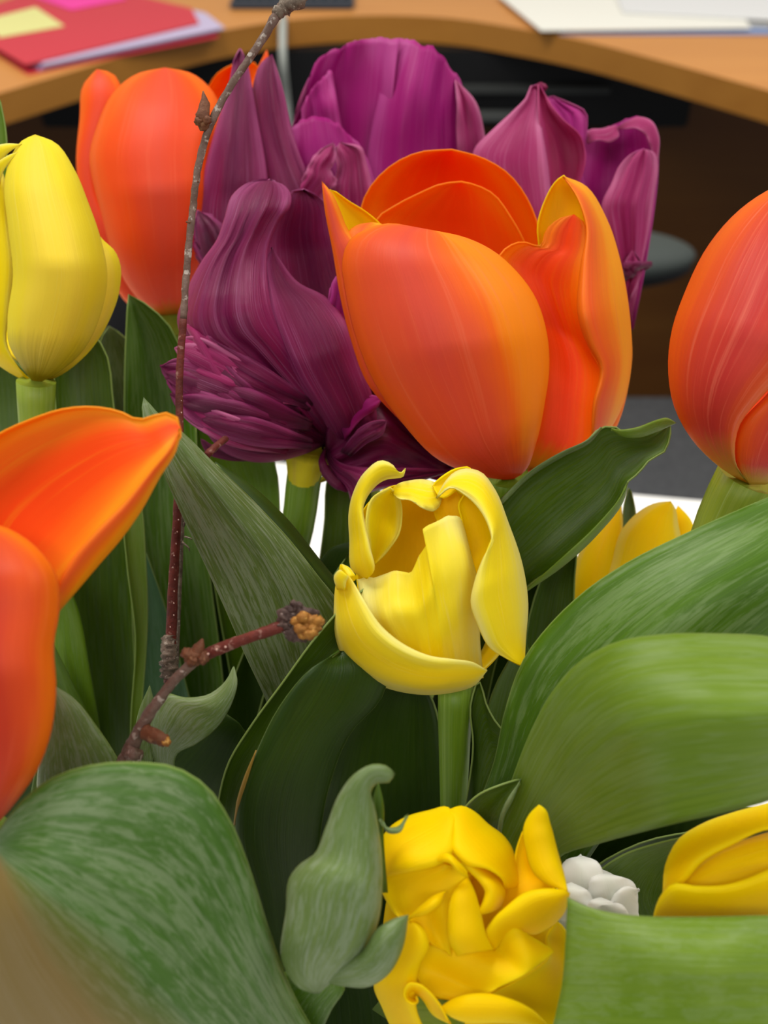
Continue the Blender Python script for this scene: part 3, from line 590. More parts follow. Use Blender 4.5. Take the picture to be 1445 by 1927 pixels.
stem(t, STEM_Y, '325,596,29 328,640,30 330,800,30.5 325,1100,31', [.6, .42, .38, .36], 6)
sheet(t, 'leaf', LF_S, 25.5, ['280,1560,2 256,1200,1 242,1000,.5 236,850,.3 236,700,.2 242,554,.2', '440,1560,2 415,1250,1.2 390,1050,.8 372,850,.6 350,700,.5 318,615,.4 276,575,.3 242,554,.2'], b=-.5, nu=17)
sheet(t, 'leaf', LF_G, 27.5, ['215,1200,2 205,900,.8 195,720,.4 190,640,.3 205,614,.3', '300,1200,2 290,900,1 262,720,.6 238,640,.4 205,614,.3'], b=-.2, nu=11)

# ---- right orange tulip
D = 18.5
t = tulip('coral red tulip cut off by the right edge', 1400, 905, 21); T_ro = t
sheet(t, 'petal', [OR_R, OR_IN], D, ['1400,909,2.2 1345,872,1.7 1300,825,1.6 1268,765,1.6 1257,700,1.6 1262,630,1.6 1290,545,1.6 1330,465,1.6 1385,400,1.6 1450,355,1.7 1520,330,1.8',
   '1412,912,2.0 1384,868,.9 1392,800,.4 1440,740,.2 1520,660,.4 1570,560,.6 1580,460,.9 1560,380,1.3 1520,330,1.8'], b=[.2, 1.2, 1.5, 1.3, .6], nu=25, nv=37, rib=.03, skew=.1)
sheet(t, 'petal', [OR_R, OR_IN], D, ['1410,912,1.9 1384,870,1.2 1388,805,.8 1440,745,.6 1500,680,.8', '1440,912,1.9 1520,880,1.6 1600,800,1.6 1610,720,1.4 1500,680,.8'], b=.6, nu=17)
sheet(t, 'petal', [OR_IN, OR_R], D, ['1400,905,3.2 1300,800,4.0 1280,640,4.4 1340,480,4.4 1450,400,4.2', '1450,905,3.4 1600,800,4.4 1660,640,4.8 1600,480,4.6 1450,400,4.2'], b=-.8, nu=17)
stem(t, STEM_Y, '1408,898,20.8 1390,930,21 1362,990,21.2 1320,1120,21.8', [.62, .46, .38, .36], 7)

# ---- front left orange tulip
D = 14
t = tulip('wide open orange tulip with a sharp bright petal, at the left edge in front', -20, 1560, 16); T_lo = t
tube(t, 'petal_midrib', simple('pale_orange_midrib', 'ff8c40', .5), [P(96, 1100, 15.95), P(140, 1030, 15.85), P(190, 950, 15.85), P(235, 870, 15.9), P(262, 812, 16.0)], [.01, .03, .035, .03, .01], 8, 24)
sheet(t, 'petal', [OR_TOP, OR_OUT], D, ['-120,1400,2.4 -160,1150,2.6 -120,960,2.6 -60,860,2.6 0,818,2.5 60,791,2.4 120,772,2.3 170,768,2.2 222,776,2.1 262,792,2.0 285,786,1.9 305,779,1.9 330,786,1.8 340,806,1.7',
   '0,1400,2.2 60,1260,1.8 100,1150,1.3 112,1088,1.2 160,1030,1.2 210,975,1.2 255,925,1.2 290,880,1.3 318,845,1.4 338,820,1.6 340,806,1.7'], b=[-.4, -.8, -.9, -.7, -.4, -.1], nu=23, nv=45)
sheet(t, 'petal', [OR_RIM, OR_OUT], D, ['100,1160,1.1 106,1110,1.0 130,1060,1.0 180,1000,1.0 235,945,1.1 285,885,1.2 318,845,1.3 340,806,1.6', '108,1155,1.3 140,1118,1.5 185,1065,1.6 232,1010,1.6 270,955,1.6 300,900,1.6 334,843,1.6 340,806,1.6'], b=.25, nu=13, nv=31)
sheet(t, 'petal', [OR_L, OR_IN], D, ['-60,1590,2.0 -160,1500,1.6 -220,1350,1.5 -220,1150,1.6 -150,1010,1.6 -60,978,1.5', '-40,1585,2.0 30,1510,1.0 70,1450,.8 96,1380,.7 106,1300,.7 102,1210,.7 112,1150,.8 108,1085,.8 70,1030,.9 20,996,1.1 -60,978,1.5'], b=[.3, 1.1, 1.3, 1.1, .4], nu=25, nv=37)
stem(t, STEM, '-50,1580,15.8 -40,1700,16.5 50,2000,18', [.6, .4, .35], 8)

# ---- white flower
D = 17.3
t = tulip('small white double tulip bud between the bottom yellow tulip and the big leaves', 1130, 1720, 20)
for L, Rr in [('1080,1750,1.4 1050,1700,1.0 1050,1650,.9 1062,1620,.9 1095,1610,1.0', '1180,1750,1.4 1140,1700,.8 1138,1650,.7 1125,1622,.8 1095,1610,1.0'),
              ('1140,1750,1.2 1110,1700,.6 1105,1670,.6 1115,1648,.6 1140,1644,.7 ', '1210,1750,1.3 1200,1710,1.0 1200,1680,.9 1192,1660,.8 1170,1650,.7 1140,1644,.7'),
              ('1150,1760,1.0 1140,1720,.5 1150,1690,.4 1175,1668,.5 1204,1674,.7', '1205,1760,1.2 1201,1725,1.0 1201,1700,.9 1198,1685,.8 1204,1674,.7'),
              ('1060,1740,1.0 1040,1700,.5 1050,1670,.4 1075,1660,.4', '1130,1740,.8 1120,1710,.3 1110,1680,.3 1075,1660,.4'),
              ('1100,1750,.8 1100,1715,.2 1110,1695,.1 1130,1688,.2', '1160,1750,.8 1165,1720,.2 1155,1700,.1 1130,1688,.2'),
              ('1120,1740,.7 1120,1712,.1 1135,1700,.0 1150,1698,.1', '1180,1740,.8 1182,1718,.3 1170,1702,.2 1150,1698,.1')]:
    sheet(t, 'petal', WH, D, [L, Rr], b=.3, nu=13, nv=19, ruf=.2, rf=9)
sheet(t, 'petal', WH, D, ['1060,1760,1.8 1045,1700,1.6 1060,1650,1.6 1100,1625,1.7', '1210,1760,1.8 1195,1700,1.6 1160,1650,1.6 1100,1625,1.7'], b=.2)
stem(t, STEM, '1130,1740,19.8 1125,1800,20.2 1080,1950,21', [.5, .3, .3], 9)

# ---- purple tulip, lower left of the trio
D = 22
t = tulip('crumpled deep purple parrot tulip drooping left of the large orange tulip', 570, 880, 25)
sheet(t, 'petal', [PU, PU_D], D, ['620,845,2.6 550,800,1.8 470,735,1.4 390,672,1.3 345,640,1.3 333,605,1.3 345,560,1.3 380,490,1.3 408,450,1.3 422,410,1.3 436,368,1.4 468,343,1.5 508,339,1.6',
   '650,850,2.6 610,740,1.5 560,660,1.1 520,590,.9 506,520,.9 508,460,.9 528,415,1.0 546,390,1.1 548,368,1.3 534,348,1.5 508,339,1.6'], b=[.3, .9, 1.2, 1.3, .9, .3], nu=61, nv=71, rib=.15, rfq=8, ruf=.15, wob=.55)
sheet(t, 'petal', [PU, PU_D], D, ['660,860,2.8 590,740,1.8 540,640,1.5 512,560,1.4 506,500,1.4 506,440,1.5 528,390,1.5 545,362,1.6 572,357,1.7',
   '740,860,2.8 710,720,2.2 680,600,2.2 650,500,2.2 632,440,2.1 618,390,2.0 602,372,1.9 572,357,1.7'], b=[0, -.3, -.6, -.5, .3], nu=33, nv=49, rib=.12, rfq=4, wob=.3)
sheet(t, 'petal', [PU, PU_D], D, ['650,860,2.4 600,780,1.4 550,700,1.0 515,610,.9 503,540,.9 502,490,1.0 512,465,1.2', '720,860,2.4 705,760,1.5 675,670,1.3 648,600,1.3 615,560,1.3 560,530,1.2 512,465,1.2'], b=[.3, .7, .8, .5, .1], nu=31, nv=41, rib=.1, rfq=5, ruf=.15, wob=.2)
# frilled lower left petals, split into narrow lobes
rnd = random.Random(4)
fr_ = [(316, 676, .1), (340, 690, .1), (306, 700, .15), (330, 752, .2), (355, 780, .2), (350, 612, .25), (338, 640, .2), (302, 688, 0), (312, 712, .05), (322, 742, .1), (336, 768, .15), (330, 655, .1), (352, 632, .2), (372, 668, .0), (345, 700, -.1), (396, 690, -.1), (420, 700, -.1), (360, 745, .0), (326, 668, .2), (440, 720, -.05), (380, 640, .1)]
for i, (x, y, dd) in enumerate(fr_[1:15]):
    bx, by = 520 + (i % 4) * 22, 770 + (i % 5) * 14 + (y - 700) * .3
    w_ = 22 + 16 * rnd.random(); mx_, my_ = (x * .55 + bx * .45), (y * .5 + by * .5)
    nx, ny = (by - y), -(bx - x); nl = math.hypot(nx, ny); nx /= nl; ny /= nl
    L = f'{bx+nx*8},{by+ny*8},1.2 {mx_+nx*w_},{my_+ny*w_},.35 {x+nx*w_*.55+14},{y+ny*w_*.4+4},.5 {x},{y},{.6+dd}'
    Rr = f'{bx-nx*8},{by-ny*8},1.2 {mx_-nx*w_},{my_-ny*w_},.45 {x-nx*w_*.5+14},{y-ny*w_*.4+4},.6 {x},{y},{.6+dd}'
    sheet(t, 'petal_lobe', [(PU_K, PU, PU_D, PU, PU_K)[i % 5], PU_D], D - .1, [L, Rr], b=.10, nu=15, nv=35, rib=.07, rfq=5, ruf=.12, rf=4, wob=.12, th=.03)
sheet(t, 'petal', [PU_D, PU], D, ['620,832,2.2 560,790,1.4 480,740,1.1 400,690,1.1 350,660,1.2', '610,840,2.2 540,830,1.2 460,820,.9 390,790,.9 340,740,1.0 320,700,1.1 350,660,1.2'], b=[.2, .6, .5, .2], nu=31, nv=37, rib=.3, rfq=9, ruf=.2)
sheet(t, 'petal', [PU, PU_D], D, ['628,826,2.2 560,785,1.6 480,765,1.3 400,765,1.2 330,742,1.2', '618,832,2.3 572,852,1.8 520,866,1.7 470,866,1.6 425,850,1.5 380,800,1.3 330,742,1.2'], b=[.2, .5, .6, .3], nu=25, nv=33, rib=.1, rfq=5)
sheet(t, 'petal', [PU_D, PU], D, ['470,862,1.9 420,845,1.8 395,838,1.8 378,826,1.8', '480,866,1.9 420,862,1.8 392,852,1.8 378,826,1.8'], b=.08, nu=9, nv=15)
sheet(t, 'petal', [PU_D, PU], D, ['605,850,2.4 612,760,1.8 640,680,1.6 690,660,1.8 740,720,2.0 800,800,2.3 850,880,2.6', '615,860,2.4 632,895,2.2 690,895,2.2 740,885,2.2 790,895,2.3 830,903,2.4 850,880,2.6'], b=[.2, .5, .5, .3], nu=31, nv=37, rib=.35, rfq=8, wob=.3)
sheet(t, 'petal', [PU, PU_D], D, ['612,842,2.0 640,870,1.6 700,880,1.5 770,880,1.6 842,884,1.9', '608,852,2.1 625,890,1.8 655,925,1.6 662,948,1.6 690,930,1.6 760,915,1.7 842,890,1.9'], b=.4, nu=21, nv=33, rib=.25, rfq=8)
sheet(t, 'petal_lobe', [PU_M, PU_D], D, ['640,800,1.5 660,760,1.3 690,742,1.2 720,748,1.2', '650,830,1.5 680,790,1.3 712,765,1.2 720,748,1.2'], b=.2, nu=11, nv=19, rib=.1)
sheet(t, 'petal_lobe', [PU, PU_D], D, ['640,850,1.6 668,815,1.3 700,795,1.2 728,792,1.2', '660,860,1.6 690,835,1.3 722,815,1.2 728,792,1.2'], b=.2, nu=11, nv=19, rib=.15)
sheet(t, 'petal_lobe', [PU_D, PU], D, ['660,700,1.6 670,650,1.4 660,610,1.4 650,590,1.4', '720,720,1.6 700,660,1.5 680,620,1.4 650,590,1.4'], b=.2, nu=11, nv=19, rib=.15)
sheet(t, 'petal_lobe', [PU_M, PU_D], D, ['600,600,1.3 620,560,1.2 625,530,1.3 640,510,1.4', '660,620,1.5 652,575,1.4 655,545,1.4 640,510,1.4'], b=.15, nu=11, nv=19, rib=.15)
tube(t, 'petal_curl', PU_D, [P(612, 845, 23.8), P(606, 862, 23.7), P(614, 888, 23.6), P(636, 912, 23.6), P(660, 925, 23.7)], [.03, .10, .12, .12, .04], 8, 24, .3)
sheet(t, 'petal', PU_D, D, ['600,850,3.4 450,760,3.2 380,620,3.2 420,480,3.2 520,400,3.2', '680,860,3.4 740,760,3.6 740,620,3.6 680,480,3.4 520,400,3.2'], b=.2, nu=21, wob=.3)
tube(t, 'receptacle', YE_L, [P(582, 838, 24.4), P(574, 878, 24.6), P(570, 915, 24.8)], [.62, .44, .33], 16, 14)
sheet(t, 'receptacle_lobe', YE_L, 24, ['600,910,.4 612,880,.2 612,850,.2 606,835,.2', '615,905,.5 634,885,.4 630,855,.3 606,835,.2'], b=.1, nu=9, nv=13)
stem(t, STEM, '580,850,24.6 572,900,24.8 562,980,25 545,1060,25.3 540,1250,26', [.42, .36, .33, .33, .33], 10)
sheet(t, 'leaf', LF_V, 25.5, ['480,1560,2 440,1300,1 405,1100,.6 385,950,.3 372,850,.2 370,790,.2', '600,1560,2 550,1300,1.2 536,1100,.9 526,980,.7 515,870,.6 480,800,.5 370,770,.2'], b=-.4, nu=15)
sheet(t, 'leaf', LF_M, 25, ['560,1500,2 580,1200,1 602,1060,.6 612,980,.4 618,900,.3 640,850,.3', '720,1500,2 720,1200,1.2 710,1060,.8 700,980,.6 690,900,.4 640,850,.3'], b=-.3, nu=13)
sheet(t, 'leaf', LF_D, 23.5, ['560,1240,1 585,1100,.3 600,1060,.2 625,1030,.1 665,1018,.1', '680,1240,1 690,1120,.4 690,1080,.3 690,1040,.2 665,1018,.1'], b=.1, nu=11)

# ---- purple tulip, middle back
D = 26
t = tulip('tall magenta purple tulip with broad ruffled petals, behind the large orange tulip', 640, 560, 30)
sheet(t, 'petal', [PU, PU_D], D, ['450,560,2.2 385,470,1.4 366,410,1.3 378,350,1.2 392,290,1.1 412,220,1.1 430,160,1.1 440,115,1.1 452,93,1.2', '560,560,2.2 520,460,1.4 510,380,1.2 500,300,1.0 485,220,1.0 474,160,1.0 464,115,1.1 452,93,1.2'], b=[.3, .6, .7, .4, .1], nu=27, nv=41, rib=.14, rfq=6, ruf=.15, wob=.3)
sheet(t, 'petal', [PU, PU_M], D, ['560,560,2.4 510,400,1.5 490,300,1.3 476,215,1.2 478,150,1.2 492,117,1.2 512,102,1.3', '660,560,2.4 620,400,1.6 568,300,1.3 546,230,1.2 536,180,1.2 522,130,1.2 512,102,1.3'], b=[.3, .6, .5, .2], nu=25, nv=37, rib=.12, rfq=5, ruf=.1, wob=.25)
sheet(t, 'petal', [PU_M, PU], D, ['640,580,4.4 580,420,3.8 548,320,3.6 548,250,3.4 566,205,3.3', '670,580,4.6 610,400,4.1 575,280,3.8 565,200,3.3 592,122,3.1', '700,580,4.6 650,400,4.2 620,250,3.9 615,160,3.4 642,86,3.0',
   '730,580,4.6 690,400,4.0 680,240,3.6 690,140,3.2 695,73,2.9', '780,580,4.4 745,400,3.5 735,240,3.0 742,140,2.7 752,72,2.7'], nu=41, nv=41, rib=.1, rfq=6, wob=.3, top=9)
sheet(t, 'petal', [PU_M, PU], D, ['700,580,4.2 690,420,3.6 690,300,3.3 712,180,2.9 735,74,2.9', '760,580,4.0 745,400,3.0 745,280,2.6 758,170,2.4 780,76,2.6', '830,580,4.0 815,400,3.1 812,280,2.7 815,190,2.5 828,102,2.7',
   '880,580,4.2 865,420,3.4 862,310,3.1 860,220,2.9 862,148,2.9', '920,580,4.4 915,420,3.8 915,330,3.6 912,280,3.4 908,240,3.3'], nu=41, nv=41, rib=.16, rfq=6, wob=.3, top=11)
sheet(t, 'petal', [PU_M, PU_K], D, ['590,330,3.0 572,260,2.9 566,205,2.9', '620,320,2.8 600,230,2.7 592,160,2.8', '660,330,2.9 640,220,2.9 625,130,3.0'], nu=21, nv=21, rib=.1, wob=.25, top=8)
sheet(t, 'petal', [PU_K, PU], D, ['905,420,3.4 868,330,3.0 858,250,2.7 860,190,2.6 858,150,2.8', '930,420,3.6 918,330,3.3 911,245,3.1 895,190,2.9 858,150,2.8'], b=.15, nu=13, nv=27, rib=.3, rfq=6, ruf=.2)
sheet(t, 'petal', [PU_M, PU], D, ['580,560,3.2 555,420,2.5 530,330,2.1 532,262,1.9', '630,560,2.8 600,420,1.9 575,320,1.6 568,224,1.8', '690,560,2.7 660,420,1.9 630,320,1.7 612,222,1.9', '740,560,3.0 715,430,2.3 688,350,2.1 655,250,2.1', '780,560,3.4 750,440,2.8 720,380,2.5 692,300,2.3'], nu=31, nv=33, rib=.12, rfq=6, wob=.25, top=8)
sheet(t, 'petal', [PU_K, PU], D, ['580,420,1.4 552,362,1.0 572,325,.9 592,292,.9 612,276,1.0 628,270,1.0', '620,420,1.4 612,365,1.0 634,342,.9 622,320,.8 634,300,.8 628,270,1.0'], b=.2, nu=17, nv=27, rib=.2, rfq=8, ruf=.25, rf=12, lobe=.2)
sheet(t, 'petal', [PU_K, PU], D, ['620,440,1.8 618,360,1.5 634,315,1.3 628,285,1.3 640,268,1.3', '710,440,2.0 702,350,1.6 688,300,1.5 682,278,1.4 640,268,1.3'], b=.2, nu=17, nv=25, rib=.2, rfq=6, ruf=.2)
sheet(t, 'petal', [PU_D, PU], D, ['480,620,1.6 400,520,.9 365,470,.7 362,430,.6 372,395,.7', '560,620,1.6 480,520,.9 440,460,.7 420,420,.6 372,395,.7'], b=.3, nu=21, nv=29, rib=.35, rfq=9, ruf=.3, lobe=.3)
for x, y in ((366, 480), (372, 500), (364, 450), (362, 520)):
    sheet(t, 'petal_lobe', [PU, PU_D], D, [f'430,560,1.0 {x+20},{y+20},.6 {x},{y},.5', f'420,580,1.0 {x+26},{y+32},.6 {x},{y},.5'], b=.1, nu=9, nv=17, rib=.15)
sheet(t, 'petal', PU_D, D, ['600,600,5.0 500,450,4.6 480,330,4.4 560,250,4.2', '760,600,5.0 900,450,5.0 890,320,4.8 560,250,4.2'], b=-.3, nu=19)
stem(t, STEM_Y, '680,590,30 690,700,30.5 690,900,31', [.6, .38, .36], 11)

# ---- purple tulip, right back
t = tulip('pinkish purple tulip with pointed petal, right behind the large orange tulip', 1060, 560, 30)
sheet(t, 'petal', [PU_K, PU_M], D, ['980,620,3.2 920,450,2.4 898,340,2.1 890,285,2.0 925,245,1.9 965,208,1.9 990,182,1.9 1000,160,2.0 1012,160,2.0', '1040,620,3.2 1040,480,2.0 1038,380,1.7 1030,300,1.6 1020,240,1.6 1016,195,1.8 1012,160,2.0'], b=[.2, .4, .5, .4, .1], nu=27, nv=41, rib=.12, rfq=6, ruf=.1, wob=.15)
sheet(t, 'petal', [PU_R, PU_M], D, ['1030,620,3.0 1036,480,1.9 1034,380,1.65 1026,300,1.55 1018,240,1.55 1014,195,1.75 1014,160,1.9', '1100,620,3.2 1078,470,2.2 1082,370,1.9 1100,290,1.7 1090,255,1.6 1058,226,1.6 1036,200,1.6 1026,178,1.8 1014,160,1.9'], b=[0, -.2, -.3, -.3, 0], nu=23, nv=41, rib=.1, rfq=6, ruf=.25, rf=8, wob=.2)
blob(t, 'petal_tip', PU_K, P(1018, 164, 27.9), .13, (1.3, .7, .8), .5)
sheet(t, 'petal', [PU_M, PU], D, ['1040,560,3.4 1050,400,2.6 1045,290,2.5 1030,215,2.6 1020,186,2.7 1040,182,2.7', '1130,560,3.4 1112,400,2.8 1096,300,2.5 1104,250,2.5 1102,210,2.6 1075,196,2.7 1040,182,2.7'], b=.3, nu=21, nv=29, rib=.2, ruf=.2, rf=10)
sheet(t, 'petal', [PU_M, PU], D, ['1110,620,4.2 1088,450,3.6 1086,330,3.3 1100,246,3.2', '1135,620,4.6 1125,450,4.3 1125,330,4.1 1135,242,3.7', '1160,620,4.6 1165,450,4.4 1168,330,4.2 1168,230,3.8', '1180,620,4.4 1200,450,4.0 1208,330,3.8 1200,219,3.5', '1190,620,4.0 1218,470,3.4 1236,340,3.2 1240,255,3.2'], nu=31, nv=31, rib=.08, wob=.2, top=5)
sheet(t, 'petal_fold', PU_K, D, ['1103,262,3.3 1106,247,3.3 1135,241,3.2 1160,235,3.2', '1105,270,3.1 1128,264,3.0 1146,268,3.0 1164,258,3.0 1160,235,3.2'], b=.1, nu=11, nv=17, ruf=.1)
sheet(t, 'petal_fold', PU_K, D, ['1160,240,3.2 1180,228,3.2 1200,220,3.2 1226,227,3.1 1240,255,3.0 1239,300,3.0', '1160,244,3.1 1180,243,2.9 1196,242,2.8 1212,252,2.8 1222,272,2.8 1228,300,2.9'], b=.12, nu=11, nv=25, ruf=.12, rf=10)
sheet(t, 'petal', [PU_K, PU_M], D, ['1190,620,3.2 1160,500,2.4 1140,430,2.1 1132,385,2.0 1150,345,1.9 1165,312,1.9 1188,289,2.0 1212,280,2.1', '1190,600,3.4 1208,500,2.9 1222,430,2.7 1232,360,2.6 1238,310,2.6 1232,288,2.4 1212,280,2.1'], b=[.2, .5, .6, .2], nu=27, nv=37, rib=.16, rfq=7, ruf=.1)
sheet(t, 'petal', [PU_K, PU_D], D, ['1170,620,2.9 1168,540,2.4 1172,500,2.2 1190,470,2.0', '1182,570,2.9 1198,540,2.4 1210,500,2.2 1190,470,2.0'], b=.3, nu=15, nv=21, rib=.25)
tube(t, 'petal_curl', PU_D, [P(1172, 520, 28), P(1188, 512, 27.9), P(1204, 500, 27.9), P(1215, 498, 28), P(1212, 508, 28.1)], [.16, .14, .10, .08, .03], 8, 24, .5)
tube(t, 'petal_curl', PU, [P(1176, 505, 27.9), P(1190, 498, 27.8), P(1205, 495, 27.8)], [.12, .12, .05], 8, 16, .6)
stem(t, STEM_Y, '1090,600,30 1060,720,30.5 1000,900,31', [.6, .38, .36], 12)

# ================================================================ more leaves, each on the tulip whose stem it sheathes
# mottled big leaf, lower left (front orange tulip)
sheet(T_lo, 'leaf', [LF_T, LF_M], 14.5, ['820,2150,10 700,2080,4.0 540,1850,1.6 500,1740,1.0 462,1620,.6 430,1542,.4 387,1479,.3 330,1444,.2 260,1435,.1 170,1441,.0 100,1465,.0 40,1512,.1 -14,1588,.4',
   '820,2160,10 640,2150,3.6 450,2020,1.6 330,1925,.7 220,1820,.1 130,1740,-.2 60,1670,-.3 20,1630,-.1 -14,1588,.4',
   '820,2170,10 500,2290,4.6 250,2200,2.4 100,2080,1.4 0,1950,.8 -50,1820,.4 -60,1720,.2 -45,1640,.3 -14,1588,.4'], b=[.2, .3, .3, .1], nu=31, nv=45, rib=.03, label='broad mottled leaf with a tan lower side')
sheet(T_lo, 'leaf', LF_P, 17, ['110,1600,1.5 70,1500,.8 78,1400,.4 90,1330,.2 93,1284,.2', '260,1600,1.5 228,1440,.8 185,1370,.5 135,1310,.3 93,1284,.2'], b=.3, nu=13)
sheet(T_lo, 'leaf', LF_M, 18, ['50,1600,1 60,1480,.6 78,1400,.4 90,1300,.3', '230,1600,1 180,1480,.8 130,1400,.5 90,1300,.3'], b=.1, nu=11)
# glaucous diagonal leaf
sheet(T_ly, 'leaf', [LF_G, LF_M], 19.5, ['620,1620,3.5 535,1420,1.8 497,1310,1.2 462,1235,.8 425,1150,.5 385,1062,.3 340,965,.1 305,885,.0 282,820,.1 266,775,.2 270,747,.3',
   '680,1560,3.2 620,1380,1.9 580,1260,1.2 545,1150,.7 495,1050,.3 430,960,.0 360,870,-.1 310,800,.0 285,765,.2 270,747,.3',
   '720,1500,3.2 690,1330,2.0 662,1210,1.4 642,1140,1.0 600,1085,.7 545,1015,.5 475,940,.4 400,868,.2 345,814,.2 298,778,.3 270,747,.3'], b=0, nu=25, nv=49, rib=.03, label='greyish green strap leaf leaning right')
sheet(T_ly, 'leaf_fold', LF_D, 20.2, ['690,1330,1.6 645,1150,.9 600,1088,.7 545,1018,.5 475,943,.4 405,875,.3', '720,1330,1.8 665,1135,1.2 600,1050,1.0 540,975,.8 470,910,.6 405,868,.4'], b=.1, nu=9)
# bud-like tip and small leaves
sheet(T_by, 'leaf', [LF_P, LF_L], 15.2, ['590,1870,1.0 560,1858,.6 532,1815,.5 538,1710,.4 545,1650,.4 565,1625 590,1608,.3 612,1558,.2 640,1490,.1 668,1455,.0 700,1438,.0 728,1441,.1 744,1456,.2',
   '600,1870,1.0 640,1835,.4 685,1795,.3 712,1735,.3 720,1660,.3 716,1580,.3 706,1520,.2 700,1485,.1 710,1474,.1 730,1474,.1 744,1456,.2'], b=[.1, .6, .7, .5, .3], nu=21, nv=45, rib=.03, label='hooded grey green leaf tip')
sheet(T_by, 'leaf', [LF_P, LF_L], 15.1, ['600,1845,.8 640,1815,.4 680,1790,.2 712,1745,.1 742,1728,.1 769,1721,.2', '605,1848,.8 650,1857,.5 692,1858,.4 730,1835,.3 758,1785,.2 769,1721,.2'], b=.3, nu=15, nv=27)
sheet(T_by, 'leaf', [LF_M, LF_B], 15.8, ['705,1680,.6 704,1560,.4 702,1500,.3 712,1468,.3', '730,1680,.6 722,1570,.4 722,1510,.3 712,1468,.3'], b=.1, nu=9, nv=19)
sheet(T_by, 'leaf', [LF_P, LF_P], 15.6, ['716,1540,.3 728,1556,.2 745,1556,.2 768,1530,.3', '716,1545,.3 730,1568,.2 750,1568,.1 768,1530,.3'], b=.08, nu=9, nv=15)
sheet(T_by, 'leaf', [LF_S, LF_M], 16.5, ['440,2060,1.4 425,1960,.9 455,1900,.5 500,1855,.3 550,1820,.3 600,1800,.6', '600,2060,1.6 600,1960,1.0 625,1900,.7 650,1855,.6 640,1830,.5 600,1800,.6'], b=.25, nu=15)
# dark central leaves
sheet(T_cy, 'leaf', [LF_M, LF_D], 18.6, ['420,1640,1.6 414,1500,.8 430,1440,.6 475,1365,.4 530,1290,.2 600,1195,.1 660,1130,.3 700,1100,.6', '470,1640,1.8 445,1550,1.0 465,1470,.8 505,1400,.6 560,1310,.5 640,1230,.5 690,1170,.7 700,1100,.6'], b=-.15, nu=13)
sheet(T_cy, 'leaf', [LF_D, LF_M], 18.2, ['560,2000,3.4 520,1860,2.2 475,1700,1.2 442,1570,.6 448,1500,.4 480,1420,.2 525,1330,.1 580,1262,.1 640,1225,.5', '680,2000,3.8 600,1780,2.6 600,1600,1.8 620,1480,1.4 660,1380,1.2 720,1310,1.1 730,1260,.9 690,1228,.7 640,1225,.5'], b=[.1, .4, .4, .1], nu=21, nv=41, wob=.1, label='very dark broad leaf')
tube(T_cy, 'leaf_margin', simple('ochre_leaf_margin', '8a6c20', .5), [P(441, 1552, 18.75), P(452, 1500, 18.55), P(466, 1455, 18.4), P(482, 1412, 18.3)], [.02, .045, .04, .01], 8, 16)
sheet(T_cy, 'leaf', [LF_D, LF_M], 20.2, ['640,1900,3 590,1700,1.6 588,1560,1.0 612,1470,.6 636,1390,.4 670,1330,.2 720,1297,.2 760,1290,.3', '860,1900,3 860,1700,1.8 850,1560,1.4 840,1470,1.2 830,1400,1.0 820,1340,.8 800,1300,.5 760,1290,.3'], b=-.4, nu=19, nv=37)
sheet(T_cy, 'leaf', [LF_M, LF_V], 21, ['560,1800,2 578,1640,1.2 592,1560,.8 615,1470,.6 650,1390,.6', '640,1800,2.4 640,1640,1.6 650,1560,1.2 655,1470,.9 650,1390,.6'], b=.1, nu=9)
sheet(T_cy, 'leaf', [LF_M, LF_D], 19.3, ['850,1640,1.6 880,1500,.8 892,1400,.5 888,1320,.4 900,1284,.4 915,1330,.3 945,1375,.2 987,1397,.2', '880,1640,1.8 890,1560,1.2 905,1500,.9 930,1450,.6 955,1420,.4 987,1397,.2'], b=-.15, nu=15, nv=31)
sheet(T_cy, 'leaf', [LF_M, LF_D], 17.6, ['820,1600,1.4 868,1530,.5 900,1498,.3 945,1478,.2 981,1467,.3', '940,1620,1.2 938,1580,.6 945,1540,.4 960,1500,.3 981,1467,.3'], b=-.25, nu=13, nv=21)
sheet(T_cy, 'leaf_fold', LF_P, 17.5, ['934,1575,.5 942,1530,.3 956,1500,.2 981,1466,.2', '942,1575,.5 952,1532,.3 966,1506,.2 981,1466,.2'], b=.05, nu=7, nv=15)
# grey green curl and round leaf behind the short twig
sheet(T_lo, 'leaf', [LF_P, LF_G], 18.8, ['300,1470,1.2 284,1400,.6 286,1345,.4 305,1305,.3 350,1312,.1 395,1305,.0 425,1280,.0 440,1250,.1', '330,1470,1.2 335,1418,.5 370,1400,.2 410,1368,.1 436,1325,.0 447,1285,.0 440,1250,.1'], b=[.2, .3, .3, .1], nu=15, nv=31, label='curled grey green leaf tip')
sheet(T_lo, 'leaf', [LF_D, LF_M], 20.2, ['260,1640,2 240,1520,1.2 250,1430,.8 300,1380,.6 360,1340,.4 410,1335,.4 450,1360,.4', '420,1640,2 440,1560,1.5 455,1500,1.1 475,1440,.8 475,1400,.6 450,1360,.4'], b=.2, nu=17)
sheet(T_lo, 'leaf', LF_P, 19.2, ['240,1480,.6 250,1400,.3 262,1335,.2 282,1288,.2', '284,1480,.6 290,1400,.4 292,1330,.3 282,1288,.2'], b=.12, nu=9)
